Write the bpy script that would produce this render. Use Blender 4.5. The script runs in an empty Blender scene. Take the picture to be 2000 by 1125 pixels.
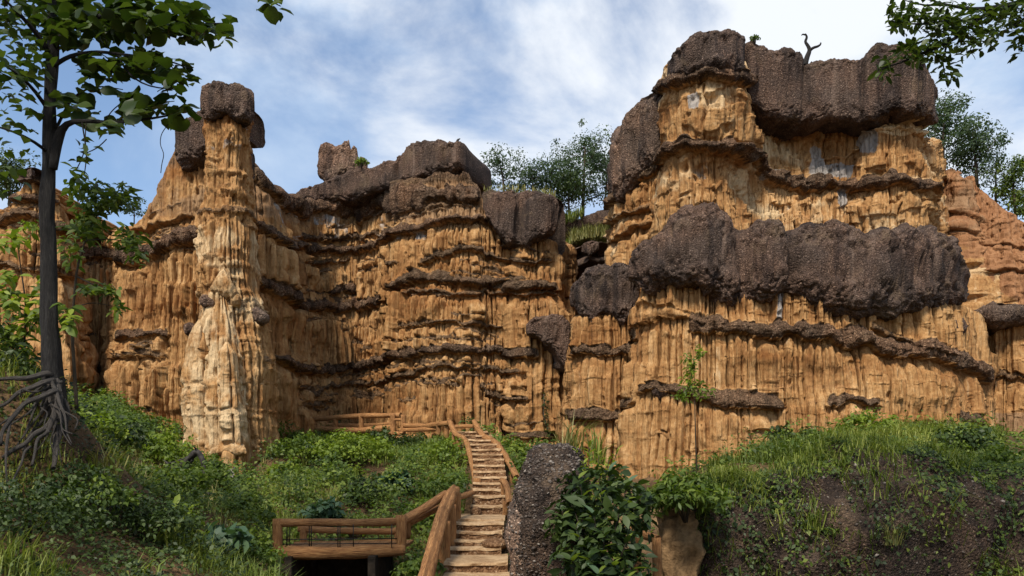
import bpy, math, random
import numpy as np
from mathutils import Vector, Matrix

# ------------------------------------------------------------------ camera, sky, sun, exposure
scene = bpy.context.scene
COL = scene.collection
F = 1570.0          # focal length in photograph pixels (2000 wide)
HOR = 930.0         # row of the eye level
EYE = 1.7
cam = bpy.data.cameras.new('camera')
cam_ob = bpy.data.objects.new('camera', cam)
COL.objects.link(cam_ob)
cam_ob.location = (0, 0, EYE)
cam_ob.rotation_euler = (math.radians(90), 0, 0)
cam.sensor_width = 36.0
cam.lens = 36.0 * F / 2000.0
cam.shift_y = (HOR - 562.5) / 2000.0
cam.clip_end = 3000
scene.camera = cam_ob

SUN_DIR = Vector((-0.30, -0.78, 0.96)).normalized()     # towards the sun
sun = bpy.data.lights.new('sun', 'SUN')
sun.energy = 4.2
sun.angle = math.radians(12)
sun.color = (1.0, 0.93, 0.82)
sun_ob = bpy.data.objects.new('sun', sun)
COL.objects.link(sun_ob)
sun_ob.rotation_euler = (-SUN_DIR).to_track_quat('-Z', 'Y').to_euler()
sun_ob.location = (-20, -20, 40)

world = bpy.data.worlds.new('World')
scene.world = world
world.use_nodes = True
wn, wl = world.node_tree.nodes, world.node_tree.links
wn.clear()
w_out = wn.new('ShaderNodeOutputWorld')
w_bg = wn.new('ShaderNodeBackground')
w_bg.inputs['Strength'].default_value = 0.15
sky = wn.new('ShaderNodeTexSky')
sky.sky_type = 'NISHITA'
sky.sun_disc = False
sky.sun_elevation = math.asin(SUN_DIR.z)
sky.sun_rotation = math.atan2(SUN_DIR.x, SUN_DIR.y)
sky.air_density = 1.0
sky.dust_density = 0.6
sky.ozone_density = 1.6
# clouds: fractal noise on the direction of view, mixed over the clear sky
w_tc = wn.new('ShaderNodeTexCoord')
w_map = wn.new('ShaderNodeMapping')
w_map.inputs['Scale'].default_value = (1.0, 1.0, 1.6)
w_map.inputs['Location'].default_value = (0.32, 0.1, 0.55)
w_map.inputs['Rotation'].default_value = (0, 0.16, 0)
wl.new(w_tc.outputs['Generated'], w_map.inputs['Vector'])
def w_noise(scale, detail, rough, dist):
    n = wn.new('ShaderNodeTexNoise')
    n.inputs['Scale'].default_value = scale
    n.inputs['Detail'].default_value = detail
    n.inputs['Roughness'].default_value = rough
    n.inputs['Distortion'].default_value = dist
    wl.new(w_map.outputs['Vector'], n.inputs['Vector'])
    return n
def w_ramp(src, p0, p1):
    r = wn.new('ShaderNodeMapRange')
    r.interpolation_type = 'SMOOTHSTEP'
    r.inputs['From Min'].default_value = p0
    r.inputs['From Max'].default_value = p1
    wl.new(src, r.inputs['Value'])
    return r
n_cover = w_noise(2.9, 9, 0.56, 0.3)
n_bright = w_noise(2.6, 8, 0.60, 0.3)
cover = w_ramp(n_cover.outputs['Fac'], 0.37, 0.60)
bright = w_ramp(n_bright.outputs['Fac'], 0.42, 0.62)
cl_col = wn.new('ShaderNodeMix'); cl_col.data_type = 'RGBA'
cl_col.inputs['A'].default_value = (2.9, 3.7, 4.9, 1)      # grey underside of the cloud sheet
cl_col.inputs['B'].default_value = (5.1, 5.35, 5.7, 1)      # white lit cloud
wl.new(bright.outputs['Result'], cl_col.inputs['Factor'])
w_mix = wn.new('ShaderNodeMix'); w_mix.data_type = 'RGBA'
wl.new(cover.outputs['Result'], w_mix.inputs['Factor'])
wl.new(sky.outputs['Color'], w_mix.inputs['A'])
wl.new(cl_col.outputs['Result'], w_mix.inputs['B'])
wl.new(w_mix.outputs['Result'], w_bg.inputs['Color'])
wl.new(w_bg.outputs['Background'], w_out.inputs['Surface'])

scene.view_settings.view_transform = 'Standard'
scene.view_settings.look = 'None'
scene.view_settings.exposure = 0.30
scene.view_settings.gamma = 1.0
scene.cycles.max_bounces = 6
scene.cycles.diffuse_bounces = 3
scene.cycles.transparent_max_bounces = 8

# ------------------------------------------------------------------ helpers
RNG = np.random.default_rng(11)
R = random.Random(7)

def zof(py, d):
    return EYE + (HOR - py) / F * d
def xof(px, d):
    return (px - 1000.0) / F * d
def P(px, py, d):
    return Vector((xof(px, d), d, zof(py, d)))

def hash01(ix, iy, iz, seed):
    h = (ix.astype(np.int64) * 374761393 + iy.astype(np.int64) * 668265263 + iz.astype(np.int64) * 2147483647 + seed * 974634777) & 0xFFFFFFFF
    h = ((h ^ (h >> 13)) * 1274126177) & 0xFFFFFFFF
    h = ((h ^ (h >> 16)) * 2246822519) & 0xFFFFFFFF
    return ((h ^ (h >> 15)) & 0xFFFFFF) / float(0xFFFFFF)

def vnoise2(x, y, seed=0):
    x, y = np.broadcast_arrays(np.asarray(x, float), np.asarray(y, float))
    ix = np.floor(x).astype(np.int64); iy = np.floor(y).astype(np.int64)
    fx = x - ix; fy = y - iy
    fx = fx * fx * fx * (fx * (fx * 6 - 15) + 10); fy = fy * fy * fy * (fy * (fy * 6 - 15) + 10)
    z = np.zeros_like(ix)
    a = hash01(ix, iy, z, seed); b = hash01(ix + 1, iy, z, seed)
    c = hash01(ix, iy + 1, z, seed); d = hash01(ix + 1, iy + 1, z, seed)
    return ((a * (1 - fx) + b * fx) * (1 - fy) + (c * (1 - fx) + d * fx) * fy) * 2 - 1

def fbm2(x, y, octv=4, seed=0, gain=0.5):
    r = 0; a = 1.0; t = 0
    for o in range(octv):
        r = r + a * vnoise2(np.asarray(x) * 2 ** o + 17.3 * o, np.asarray(y) * 2 ** o - 9.1 * o, seed + o * 31)
        t += a; a *= gain
    return r / t * 1.6

def vnoise3(x, y, z, seed=0):
    ix = np.floor(x).astype(np.int64); iy = np.floor(y).astype(np.int64); iz = np.floor(z).astype(np.int64)
    fx = x - ix; fy = y - iy; fz = z - iz
    fx = fx * fx * (3 - 2 * fx); fy = fy * fy * (3 - 2 * fy); fz = fz * fz * (3 - 2 * fz)
    def g(dz):
        a = hash01(ix, iy, iz + dz, seed); b = hash01(ix + 1, iy, iz + dz, seed)
        c = hash01(ix, iy + 1, iz + dz, seed); d = hash01(ix + 1, iy + 1, iz + dz, seed)
        return (a * (1 - fx) + b * fx) * (1 - fy) + (c * (1 - fx) + d * fx) * fy
    return (g(0) * (1 - fz) + g(1) * fz) * 2 - 1

def fbm3(p, scale, octv=3, seed=0, gain=0.5):
    r = 0; a = 1.0; t = 0
    for o in range(octv):
        k = scale * 2 ** o
        r = r + a * vnoise3(p[..., 0] * k + 5.1 * o, p[..., 1] * k - 3.7 * o, p[..., 2] * k + 1.9 * o, seed + o * 17)
        t += a; a *= gain
    return r / t * 1.5

def worley2(x, y, seed=0):
    x, y = np.broadcast_arrays(np.asarray(x, float), np.asarray(y, float))
    ix = np.floor(x).astype(np.int64); iy = np.floor(y).astype(np.int64)
    best = np.full(x.shape, 9.0); ident = np.zeros(x.shape)
    z = np.zeros_like(ix)
    for dx in (-1, 0, 1):
        for dy in (-1, 0, 1):
            cx = ix + dx; cy = iy + dy
            hx = hash01(cx, cy, z, seed); hy = hash01(cx, cy, z + 1, seed)
            dd = (cx + hx - x) ** 2 + (cy + hy - y) ** 2
            m = dd < best
            best = np.where(m, dd, best); ident = np.where(m, hash01(cx, cy, z + 2, seed), ident)
    return np.sqrt(best), ident

def sstep(a, b, x):
    t = np.clip((x - a) / (b - a), 0, 1)
    return t * t * (3 - 2 * t)

def ip(x, pts):
    pts = sorted(pts)
    return np.interp(x, [p[0] for p in pts], [p[1] for p in pts])

def link(o, parent=None):
    COL.objects.link(o)
    if parent is not None:
        o.parent = parent
    return o

def tag(o, label=None, cat=None, group=None, kind=None):
    if label: o['label'] = label
    if cat: o['category'] = cat
    if group: o['group'] = group
    if kind: o['kind'] = kind
    return o

def empty(name, loc=(0, 0, 0)):
    o = bpy.data.objects.new(name, None)
    o.location = loc
    return link(o)

def mesh_np(name, verts, faces, smooth=True, attrs=None):
    """faces: an (n,3) or (n,4) int array"""
    me = bpy.data.meshes.new(name)
    verts = np.ascontiguousarray(verts, dtype=np.float32).reshape(-1, 3)
    faces = np.ascontiguousarray(faces, dtype=np.int32)
    k = faces.shape[1]
    me.vertices.add(len(verts)); me.vertices.foreach_set('co', verts.ravel())
    me.loops.add(faces.size); me.loops.foreach_set('vertex_index', faces.ravel())
    me.polygons.add(len(faces))
    me.polygons.foreach_set('loop_start', np.arange(0, faces.size, k, dtype=np.int32))
    me.polygons.foreach_set('loop_total', np.full(len(faces), k, dtype=np.int32))
    me.polygons.foreach_set('use_smooth', np.full(len(faces), smooth, dtype=bool))
    me.update(calc_edges=True)
    for an, av in (attrs or {}).items():
        at = me.attributes.new(an, 'FLOAT', 'POINT')
        at.data.foreach_set('value', np.ascontiguousarray(av, dtype=np.float32).ravel())
    return me

def obj(name, me, mat, parent=None):
    o = bpy.data.objects.new(name, me)
    if mat is not None:
        me.materials.append(mat)
    link(o, parent)
    return o

def local(me, org):
    """shift a mesh built in world space so that it sits under an Empty at org"""
    n = len(me.vertices)
    a = np.empty(n * 3, dtype=np.float32); me.vertices.foreach_get('co', a)
    a = a.reshape(-1, 3) - np.array(org, dtype=np.float32)
    me.vertices.foreach_set('co', a.ravel()); me.update()
    return me

def grid_faces(nu, nv, wrap_u=False, wrap_v=False):
    """vertex index = i*nv + j"""
    iu = np.arange(nu if wrap_u else nu - 1); jv = np.arange(nv if wrap_v else nv - 1)
    I, J = np.meshgrid(iu, jv, indexing='ij')
    I2 = (I + 1) % nu; J2 = (J + 1) % nv
    return np.stack([I * nv + J, I2 * nv + J, I2 * nv + J2, I * nv + J2], -1).reshape(-1, 4)

# ------------------------------------------------------------------ materials
class Nt:
    def __init__(self, name):
        self.m = bpy.data.materials.new(name)
        self.m.use_nodes = True
        self.n, self.l = self.m.node_tree.nodes, self.m.node_tree.links
        self.n.clear()
        self.out = self.n.new('ShaderNodeOutputMaterial')
    def node(self, typ, ins=None, **props):
        nd = self.n.new(typ)
        for k, v in props.items(): setattr(nd, k, v)
        for k, v in (ins or {}).items(): self.put(nd.inputs[k], v)
        return nd
    def put(self, sock, v):
        if isinstance(v, bpy.types.NodeSocket): self.l.new(v, sock)
        else: sock.default_value = v
    def pos(self, scale=(1, 1, 1), coord='pos', loc=(0, 0, 0)):
        if coord == 'pos': v = self.node('ShaderNodeNewGeometry').outputs['Position']
        else: v = self.node('ShaderNodeTexCoord').outputs[coord]
        return self.node('ShaderNodeMapping', {'Vector': v, 'Scale': scale, 'Location': loc}).outputs[0]
    def noise(self, vec, scale, detail=4, rough=0.55, dist=0.0):
        return self.node('ShaderNodeTexNoise', {'Vector': vec, 'Scale': scale, 'Detail': detail, 'Roughness': rough, 'Distortion': dist}).outputs['Fac']
    def ramp(self, fac, stops):
        r = self.node('ShaderNodeValToRGB', {'Fac': fac})
        el = r.color_ramp.elements
        while len(el) < len(stops): el.new(0.5)
        for e, (p, c) in zip(el, stops):
            e.position = p; e.color = (*c, 1) if len(c) == 3 else c
        return r.outputs['Color']
    def rng(self, v, a, b, c=0.0, d=1.0, smooth=True):
        return self.node('ShaderNodeMapRange', {'Value': v, 'From Min': a, 'From Max': b, 'To Min': c, 'To Max': d},
                         interpolation_type='SMOOTHSTEP' if smooth else 'LINEAR').outputs['Result']
    def mix(self, fac, a, b, blend='MIX'):
        nd = self.node('ShaderNodeMix', data_type='RGBA', blend_type=blend)
        self.put(nd.inputs['Factor'], fac)
        for s, v in (('A', a), ('B', b)):
            if isinstance(v, tuple): v = (*v, 1) if len(v) == 3 else v
            self.put([i for i in nd.inputs if i.name == s and i.type == 'RGBA'][0], v)
        return [o for o in nd.outputs if o.type == 'RGBA'][0]
    def math(self, op, a, b=0.0, clamp=False):
        nd = self.node('ShaderNodeMath', operation=op, use_clamp=clamp)
        self.put(nd.inputs[0], a); self.put(nd.inputs[1], b)
        return nd.outputs[0]
    def attr(self, name):
        return self.node('ShaderNodeAttribute', attribute_name=name).outputs['Fac']
    def bump(self, height, strength, dist, normal=None):
        nd = self.node('ShaderNodeBump', {'Height': height, 'Strength': strength, 'Distance': dist})
        if normal is not None: self.l.new(normal, nd.inputs['Normal'])
        return nd.outputs['Normal']
    def bsdf(self, col, rough=0.9, normal=None, spec=0.25, **kw):
        b = self.node('ShaderNodeBsdfPrincipled', {'Base Color': col if not isinstance(col, tuple) else (*col, 1)[:4], 'Roughness': rough, 'Specular IOR Level': spec})
        if normal is not None: self.l.new(normal, b.inputs['Normal'])
        self.l.new(b.outputs[0], self.out.inputs[0])
        return b

def conglomerate_nodes(t, scale, p=None):
    """dark matrix full of pale pebbles: colour, height"""
    p = p or t.pos()
    v = t.node('ShaderNodeTexVoronoi', {'Vector': p, 'Scale': scale, 'Randomness': 1.0})
    v2 = t.node('ShaderNodeTexVoronoi', {'Vector': p, 'Scale': scale * 2.3, 'Randomness': 1.0})
    sep = t.node('ShaderNodeSeparateColor', {'Color': v.outputs['Color']})
    sep2 = t.node('ShaderNodeSeparateColor', {'Color': v2.outputs['Color']})
    peb = t.ramp(sep.outputs[0], [(0.0, (0.034, 0.027, 0.024)), (0.5, (0.054, 0.043, 0.037)), (0.88, (0.074, 0.060, 0.051)), (1.0, (0.15, 0.128, 0.112))])
    peb2 = t.ramp(sep2.outputs[0], [(0.0, (0.030, 0.024, 0.021)), (0.7, (0.058, 0.046, 0.039)), (0.93, (0.085, 0.070, 0.060)), (1.0, (0.20, 0.175, 0.155))])
    c = t.mix(t.rng(v.outputs['Distance'], 0.30, 0.46), peb, peb2)
    big = t.noise(p, 0.55, 4, 0.6)
    c = t.mix(t.rng(big, 0.38, 0.66), c, t.mix(1.0, c, (1.6, 1.42, 1.28), 'MULTIPLY'))
    streak = t.noise(t.pos((2.2, 2.2, 0.16)), 1.0, 4, 0.6)
    c = t.mix(t.rng(streak, 0.50, 0.64, 0, 0.85), c, t.mix(1.0, c, (0.38, 0.38, 0.41), 'MULTIPLY'))
    c = t.mix(t.rng(streak, 0.30, 0.42, 0.5, 0.0), c, (0.165, 0.138, 0.118))
    h = t.math('ADD', t.math('MULTIPLY', v.outputs['Distance'], -1.0), t.math('MULTIPLY', v2.outputs['Distance'], -0.45))
    return c, h

def mat_rock(name, tint=(1, 1, 1), peb=13.0):
    t = Nt(name)
    p = t.pos()
    big = t.noise(p, 0.32, 5, 0.6)
    vert = t.noise(t.pos((2.6, 2.6, 0.22)), 1.0, 5, 0.6, 0.3)
    fine = t.noise(p, 7.0, 6, 0.65)
    strata = t.noise(t.pos((0.35, 0.35, 4.5)), 1.0, 5, 0.6, 0.2)
    f = t.math('ADD', t.math('MULTIPLY', big, 0.35), t.math('MULTIPLY', vert, 0.45))
    f = t.math('ADD', f, t.math('MULTIPLY', fine, 0.30))
    col = t.ramp(f, [(0.36, (0.160, 0.070, 0.025)), (0.49, (0.295, 0.146, 0.054)), (0.58, (0.405, 0.224, 0.090)), (0.72, (0.580, 0.375, 0.185))])
    col = t.mix(t.rng(strata, 0.56, 0.72, 0, 0.45), col, (0.30, 0.155, 0.070))
    bed = t.noise(t.pos((0.10, 0.10, 0.55)), 1.0, 4, 0.55)
    col = t.mix(t.rng(bed, 0.50, 0.68), col, t.mix(1.0, col, (0.78, 0.66, 0.56), 'MULTIPLY'))
    col = t.mix(t.rng(bed, 0.30, 0.44, 1.0, 0.0), col, t.mix(1.0, col, (1.12, 1.12, 1.14), 'MULTIPLY'))
    # rusty and black weeping streaks
    weep = t.noise(t.pos((3.4, 3.4, 0.12), loc=(3, 5, 1)), 1.0, 4, 0.6)
    col = t.mix(t.rng(weep, 0.60, 0.74, 0, 0.55), col, (0.165, 0.085, 0.038))
    col = t.mix(t.rng(weep, 0.24, 0.36, 0.5, 0.0), col, (0.62, 0.47, 0.29))
    if tint != (1, 1, 1):
        col = t.mix(1.0, col, tint, 'MULTIPLY')
    edge = t.noise(p, 2.6, 5, 0.65)
    def masked(a, lo=0.35, hi=0.65):
        return t.rng(t.math('ADD', t.attr(a), t.math('MULTIPLY', t.math('SUBTRACT', edge, 0.5), 0.7)), lo, hi)
    col = t.mix(t.math('MULTIPLY', masked('pale'), 0.85), col, t.ramp(f, [(0.36, (0.44, 0.28, 0.13)), (0.7, (0.70, 0.53, 0.32))]))
    col = t.mix(t.math('MULTIPLY', masked('red'), 0.8), col, t.ramp(f, [(0.36, (0.17, 0.075, 0.036)), (0.7, (0.36, 0.175, 0.088))]))
    col = t.mix(t.math('MULTIPLY', masked('brown'), 0.8), col, t.ramp(f, [(0.36, (0.15, 0.085, 0.045)), (0.7, (0.34, 0.215, 0.12))]))
    col = t.mix(t.math('MULTIPLY', masked('grey', 0.42, 0.58), 0.85), col, t.ramp(f, [(0.36, (0.20, 0.19, 0.18)), (0.7, (0.42, 0.40, 0.375))]))
    cc, ch = conglomerate_nodes(t, peb, p)
    cc = t.mix(1.0, cc, (1.7, 1.35, 1.02), 'MULTIPLY')
    dk = masked('dark')
    brn = t.mix(0.55, cc, t.ramp(fine, [(0.35, (0.085, 0.050, 0.026)), (0.68, (0.26, 0.170, 0.095))]))
    cc = t.mix(t.rng(t.attr('dark'), 0.66, 0.84), brn, cc)
    col = t.mix(dk, col, cc)
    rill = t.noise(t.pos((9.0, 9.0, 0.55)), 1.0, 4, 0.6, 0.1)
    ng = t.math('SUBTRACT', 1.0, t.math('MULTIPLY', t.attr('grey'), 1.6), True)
    col = t.mix(t.math('MULTIPLY', ng, t.rng(rill, 0.32, 0.44, 0.55, 0.0)), col, t.mix(1.0, col, (0.55, 0.46, 0.38), 'MULTIPLY'))  # stain streaks in fine rills that also put groove shade into the colour
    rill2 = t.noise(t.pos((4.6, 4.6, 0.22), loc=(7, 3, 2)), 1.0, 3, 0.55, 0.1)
    col = t.mix(t.math('MULTIPLY', ng, t.rng(rill2, 0.34, 0.46, 0.65, 0.0)), col, t.mix(1.0, col, (0.60, 0.52, 0.44), 'MULTIPLY'))  # broader brown stain streaks, painting in groove shade for contrast
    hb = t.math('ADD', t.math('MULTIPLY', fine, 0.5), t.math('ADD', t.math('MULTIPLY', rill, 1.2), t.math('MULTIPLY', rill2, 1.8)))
    nb = t.bump(hb, 0.85, 0.12)
    nb = t.bump(ch, t.math('MULTIPLY', dk, 0.7), 0.10, nb)
    t.bsdf(col, 0.95, nb, 0.12)
    return t.m

def mat_conglomerate(name, scale, tint=(1, 1, 1), bump=0.7, dist=0.07):
    t = Nt(name)
    p = t.pos()
    c, h = conglomerate_nodes(t, scale, p)
    if tint != (1, 1, 1):
        c = t.mix(1.0, c, tint, 'MULTIPLY')
    o = t.noise(p, 0.9, 5, 0.65)
    c = t.mix(t.rng(o, 0.55, 0.70, 0, 0.62), c, t.mix(t.rng(t.noise(p, scale * 1.6, 3, 0.7), 0.4, 0.6), (0.085, 0.056, 0.036), (0.19, 0.128, 0.078)))
    fine = t.noise(p, scale * 2.2, 5, 0.7)
    n1 = t.bump(fine, 0.5, dist * 0.5)
    n2 = t.bump(h, bump, dist, n1)
    t.bsdf(c, 0.9, n2, 0.25)
    return t.m

M = {}
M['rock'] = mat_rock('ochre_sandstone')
M['cap'] = mat_conglomerate('dark_conglomerate', 15.0, (1.16, 0.96, 0.84))
M['cap_brown'] = mat_conglomerate('brown_conglomerate', 14.0, (1.5, 1.25, 1.05))
M['cap_red'] = mat_conglomerate('reddish_conglomerate', 12.0, (1.9, 1.5, 1.22))

# ------------------------------------------------------------------ cliffs
def smooth_plan(pts, n, r=0.35):
    """dense Catmull-Rom through the (column, distance) points, resampled by arc length"""
    w = np.array([(xof(a, b), b) for a, b in pts])
    w = np.vstack([2 * w[0] - w[1], w, 2 * w[-1] - w[-2]])
    out = []
    for i in range(1, len(w) - 2):
        t = np.linspace(0, 1, 24, endpoint=False)[:, None]
        p0, p1, p2, p3 = w[i - 1], w[i], w[i + 1], w[i + 2]
        m1 = (p2 - p0) * r; m2 = (p3 - p1) * r
        out.append((2 * t ** 3 - 3 * t ** 2 + 1) * p1 + (t ** 3 - 2 * t ** 2 + t) * m1 + (-2 * t ** 3 + 3 * t ** 2) * p2 + (t ** 3 - t ** 2) * m2)
    out.append(w[-2][None])
    c = np.vstack(out)
    s = np.concatenate([[0], np.cumsum(np.linalg.norm(np.diff(c, axis=0), axis=1))])
    pxs = c[:, 0] / c[:, 1] * F + 1000          # finer where the face is turned to the viewer
    wgt = np.clip(np.abs(np.diff(pxs)), 0, None) / 40.0 + 0.22 * np.diff(s)
    wgt *= np.where((pxs[1:] < -10) | (pxs[1:] > 2010), 0.3, 1.0)
    cw = np.concatenate([[0], np.cumsum(wgt)])
    q = np.interp(np.linspace(0, cw[-1], n), cw, s)
    xy = np.stack([np.interp(q, s, c[:, 0]), np.interp(q, s, c[:, 1])], 1)
    tg = np.gradient(xy, axis=0)
    tg /= np.linalg.norm(tg, axis=1)[:, None]
    k = max(3, n // 120)
    ker = np.ones(k) / k
    tg = np.stack([np.convolve(np.pad(tg[:, j], (k // 2, k - 1 - k // 2), mode='edge'), ker, 'valid') for j in (0, 1)], 1)
    tg /= np.linalg.norm(tg, axis=1)[:, None]
    nm = np.stack([tg[:, 1], -tg[:, 0]], 1)
    return xy, q, nm

def L(pts, th, pr, dk=0.8, brk=0.35):
    return dict(pts=pts, th=th, pr=pr, dk=dk, brk=brk)

def detail(S, Z, PX, PY, D, ledges, seed, flute=1.0, rough=1.0, plates=0.0, micro=1.0, width=0.30, crack=0.0, wide=0.16):
    """outward offset (m) and the rock kinds at every point of a cliff face"""
    off = 0.30 * fbm2(S / 3.6, Z / 6.0, 3, seed + 1) + 0.07 * rough * fbm2(S / 0.7, Z / 1.6, 3, seed + 2)
    lum = fbm2(S / 0.50, Z / 0.34, 4, seed + 9, 0.6)
    dark = np.zeros_like(S); lay = np.zeros(S.shape, int)
    zd = np.full(S.shape, 1.2); lo = np.zeros_like(S); led = np.zeros_like(S)
    S1 = S[:, :1]; P1 = PX[:, :1]
    for k, g in enumerate(ledges):
        xs = sorted(g['pts'])
        c = ip(P1, xs) + 5.0 * fbm2(S1 / 1.3, S1 * 0 + k * 3.3, 3, seed + 20 + k) + 2.6 * fbm2(S1 / 0.25, S1 * 0 + k, 2, seed + 70 + k)
        th = 0.78 * g['th'] * (0.95 + 0.50 * fbm2(S1 / 0.7, S1 * 0 + 7.7 * k, 4, seed + 40 + k))
        x0, x1 = xs[0][0], xs[-1][0]
        a = sstep(x0 - 5, x0 + 12, P1) * (1 - sstep(x1 - 12, x1 + 5, P1))
        a = a * (1 - g['brk'] * sstep(0.0, 0.45, fbm2(S1 / 1.1, S1 * 0 + 11.1 * k, 3, seed + 60 + k)))
        a = a * (0.88 + 0.22 * fbm2(S1 / 0.45, S1 * 0 + 2.1 * k, 3, seed + 80 + k))
        if not np.any(a > 0.02): continue
        a = np.clip(a, 0, 1.2)
        rel = (PY - c) / np.maximum(th, 3)
        up = np.clip(1 - (np.clip(-rel, 0, None) / 0.75) ** 2, 0, 1) ** 0.6
        dn = np.clip(1 - (np.clip(rel, 0, None) / 0.5) ** 4, 0, 1) ** 0.5
        pf = np.where(rel < 0, up, dn)
        o = g['pr'] * a * pf * (0.85 + 0.18 * lum)
        m = o > lo
        lo = np.where(m, o, lo)
        led = np.maximum(led, pf * a)
        dark = np.maximum(dark, g['dk'] * sstep(0.1, 0.5, pf * a))
        below = (rel > 0.5) & (a > 0.25) & (g['pr'] > 0.31)
        lay += below * (k * 7 + 1)
        dz = (PY - c - th * 0.5) / F * D
        zd = np.where(below, np.minimum(zd, np.maximum(dz, 0)), zd)
        # hollow under the lip
        off -= a * 0.16 * np.exp(-np.clip(dz, 0, None) / 0.16) * below
    # organ-pipe columns, a fresh set under every ledge
    fl = np.zeros_like(S)
    warp = 0.45 * fbm2(S1 / 1.7, S1 * 0 + 4.4, 3, seed + 95)
    vary = 0.60 + 0.65 * sstep(-0.45, 0.45, fbm2(S / 1.6, Z / 1.3, 3, seed + 96))
    wob = 0.035 * fbm2(S / 0.6, Z / 1.8, 2, seed + 3) + 0.012 * vnoise2(S / 0.1, Z / 0.3, seed + 5)
    for (wd, am, sd) in ((width, 0.34, 100), (width * 0.48, 0.15, 200), (width * 2.9, wide, 300)):
        sc = (S + warp + wob * (1.5 if wd > 0.2 else 0.6)) / wd
        lx = lay if wd < 0.5 else lay * 0
        ic = np.floor(sc)
        best = np.full(S.shape, 9.0); cid = np.zeros(S.shape); ci = np.zeros(S.shape)
        dleft = np.full(S.shape, 9.0)
        for dx in (-1, 0, 1):
            cc = ic + dx
            hx = cc + 0.5 + 0.90 * (hash01(cc, lx, cc * 0, seed + sd) - 0.5)
            dd = np.abs(sc - hx)
            m = dd < best
            dleft = np.where(m, np.minimum(best, dleft), np.minimum(dleft, dd))
            best = np.where(m, dd, best)
            ci = np.where(m, cc, ci)
        edge = np.clip((dleft - best) / 0.9, 0, 1)            # 0 at a groove, 1 at a crest
        h1 = hash01(ci, lx, ci * 0 + 3, seed + sd); h2 = hash01(ci, lx, ci * 0 + 4, seed + sd)
        prof = 0.55 * np.sqrt(1 - (1 - edge) ** 2.6) + 0.45 * np.clip(edge * 1.5, 0, 1)
        h3 = hash01(ci, lx, np.floor(Z / 0.7 + 5 * h1), seed + sd + 5)
        amp = am * (0.15 + 0.85 * h1) * (0.95 + 0.05 * sstep(0.25, 0.35, h3))
        if wd < 0.5:
            tip = 0.60 * h2 ** 1.8 + (1 - edge) * 0.26
            exist = sstep(tip - 0.02, tip + 0.16, zd)
        else:
            exist = 1.0
        fl += amp * prof * exist * (vary if wd < 0.5 else 1.0)
        if wd > 0.5:
            fl -= 0.20 * np.exp(-(edge / 0.05) ** 2) * (h2 > 0.6)
        elif wd > 0.2:
            fl -= 0.40 * np.exp(-(edge / 0.15) ** 2) * (h2 > 0.35)
    off += fl * flute * (1 - 0.85 * sstep(0.1, 0.6, led))
    # broken little lips and pock holes
    mi = fbm2(S / 1.1, Z / 0.26, 3, seed + 11)
    mm = sstep(0.40, 0.54, mi) * micro
    off += 0.15 * mm * (0.7 + 0.5 * lum)
    dark = np.maximum(dark, 0.5 * mm)
    pit, pid = worley2(S / 0.34, Z / 0.5, seed + 13)
    off -= 0.16 * (pid > 0.91) * np.clip(1 - pit / 0.42, 0, 1) ** 0.7 * (1 - led) * rough
    grey = np.zeros_like(S)
    if plates is not None and np.any(np.asarray(plates) > 0):
        q = fbm2(S / 2.4, Z / 1.7, 4, seed + 15) * 2.2 + 0.35 * vnoise2(S / 0.3, Z / 0.3, seed + 16)
        st = np.floor(q) + sstep(0.0, 0.10, q - np.floor(q))
        off += plates * 0.20 * st
        g2 = fbm2(S / 1.9, Z / 1.4, 2, seed + 18)
        grey = np.clip(plates, 0, 1) * sstep(0.34, 0.40, g2) * (1 - sstep(0.1, 0.3, led)) * (st < 0)
        off -= 0.10 * grey
    off += lo
    if crack:
        wc, wi = worley2(S / 1.5 + 0.25 * fbm2(S / 0.7, Z / 0.7, 2, seed + 90), Z / 4.5, seed + 91)
        jn = np.abs(((S / 1.35 + 0.06 * fbm2(S / 2, Z / 0.8, 3, seed + 92) + 0.3 * np.floor(Z / 2.1)) % 1.0) - 0.5)
        off -= crack * 0.30 * np.exp(-(jn / 0.022) ** 2) * (1 - led)
    off += 0.022 * fbm2(S / 0.14, Z / 0.24, 3, seed + 17) * rough
    return off, dark, grey, led

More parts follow.
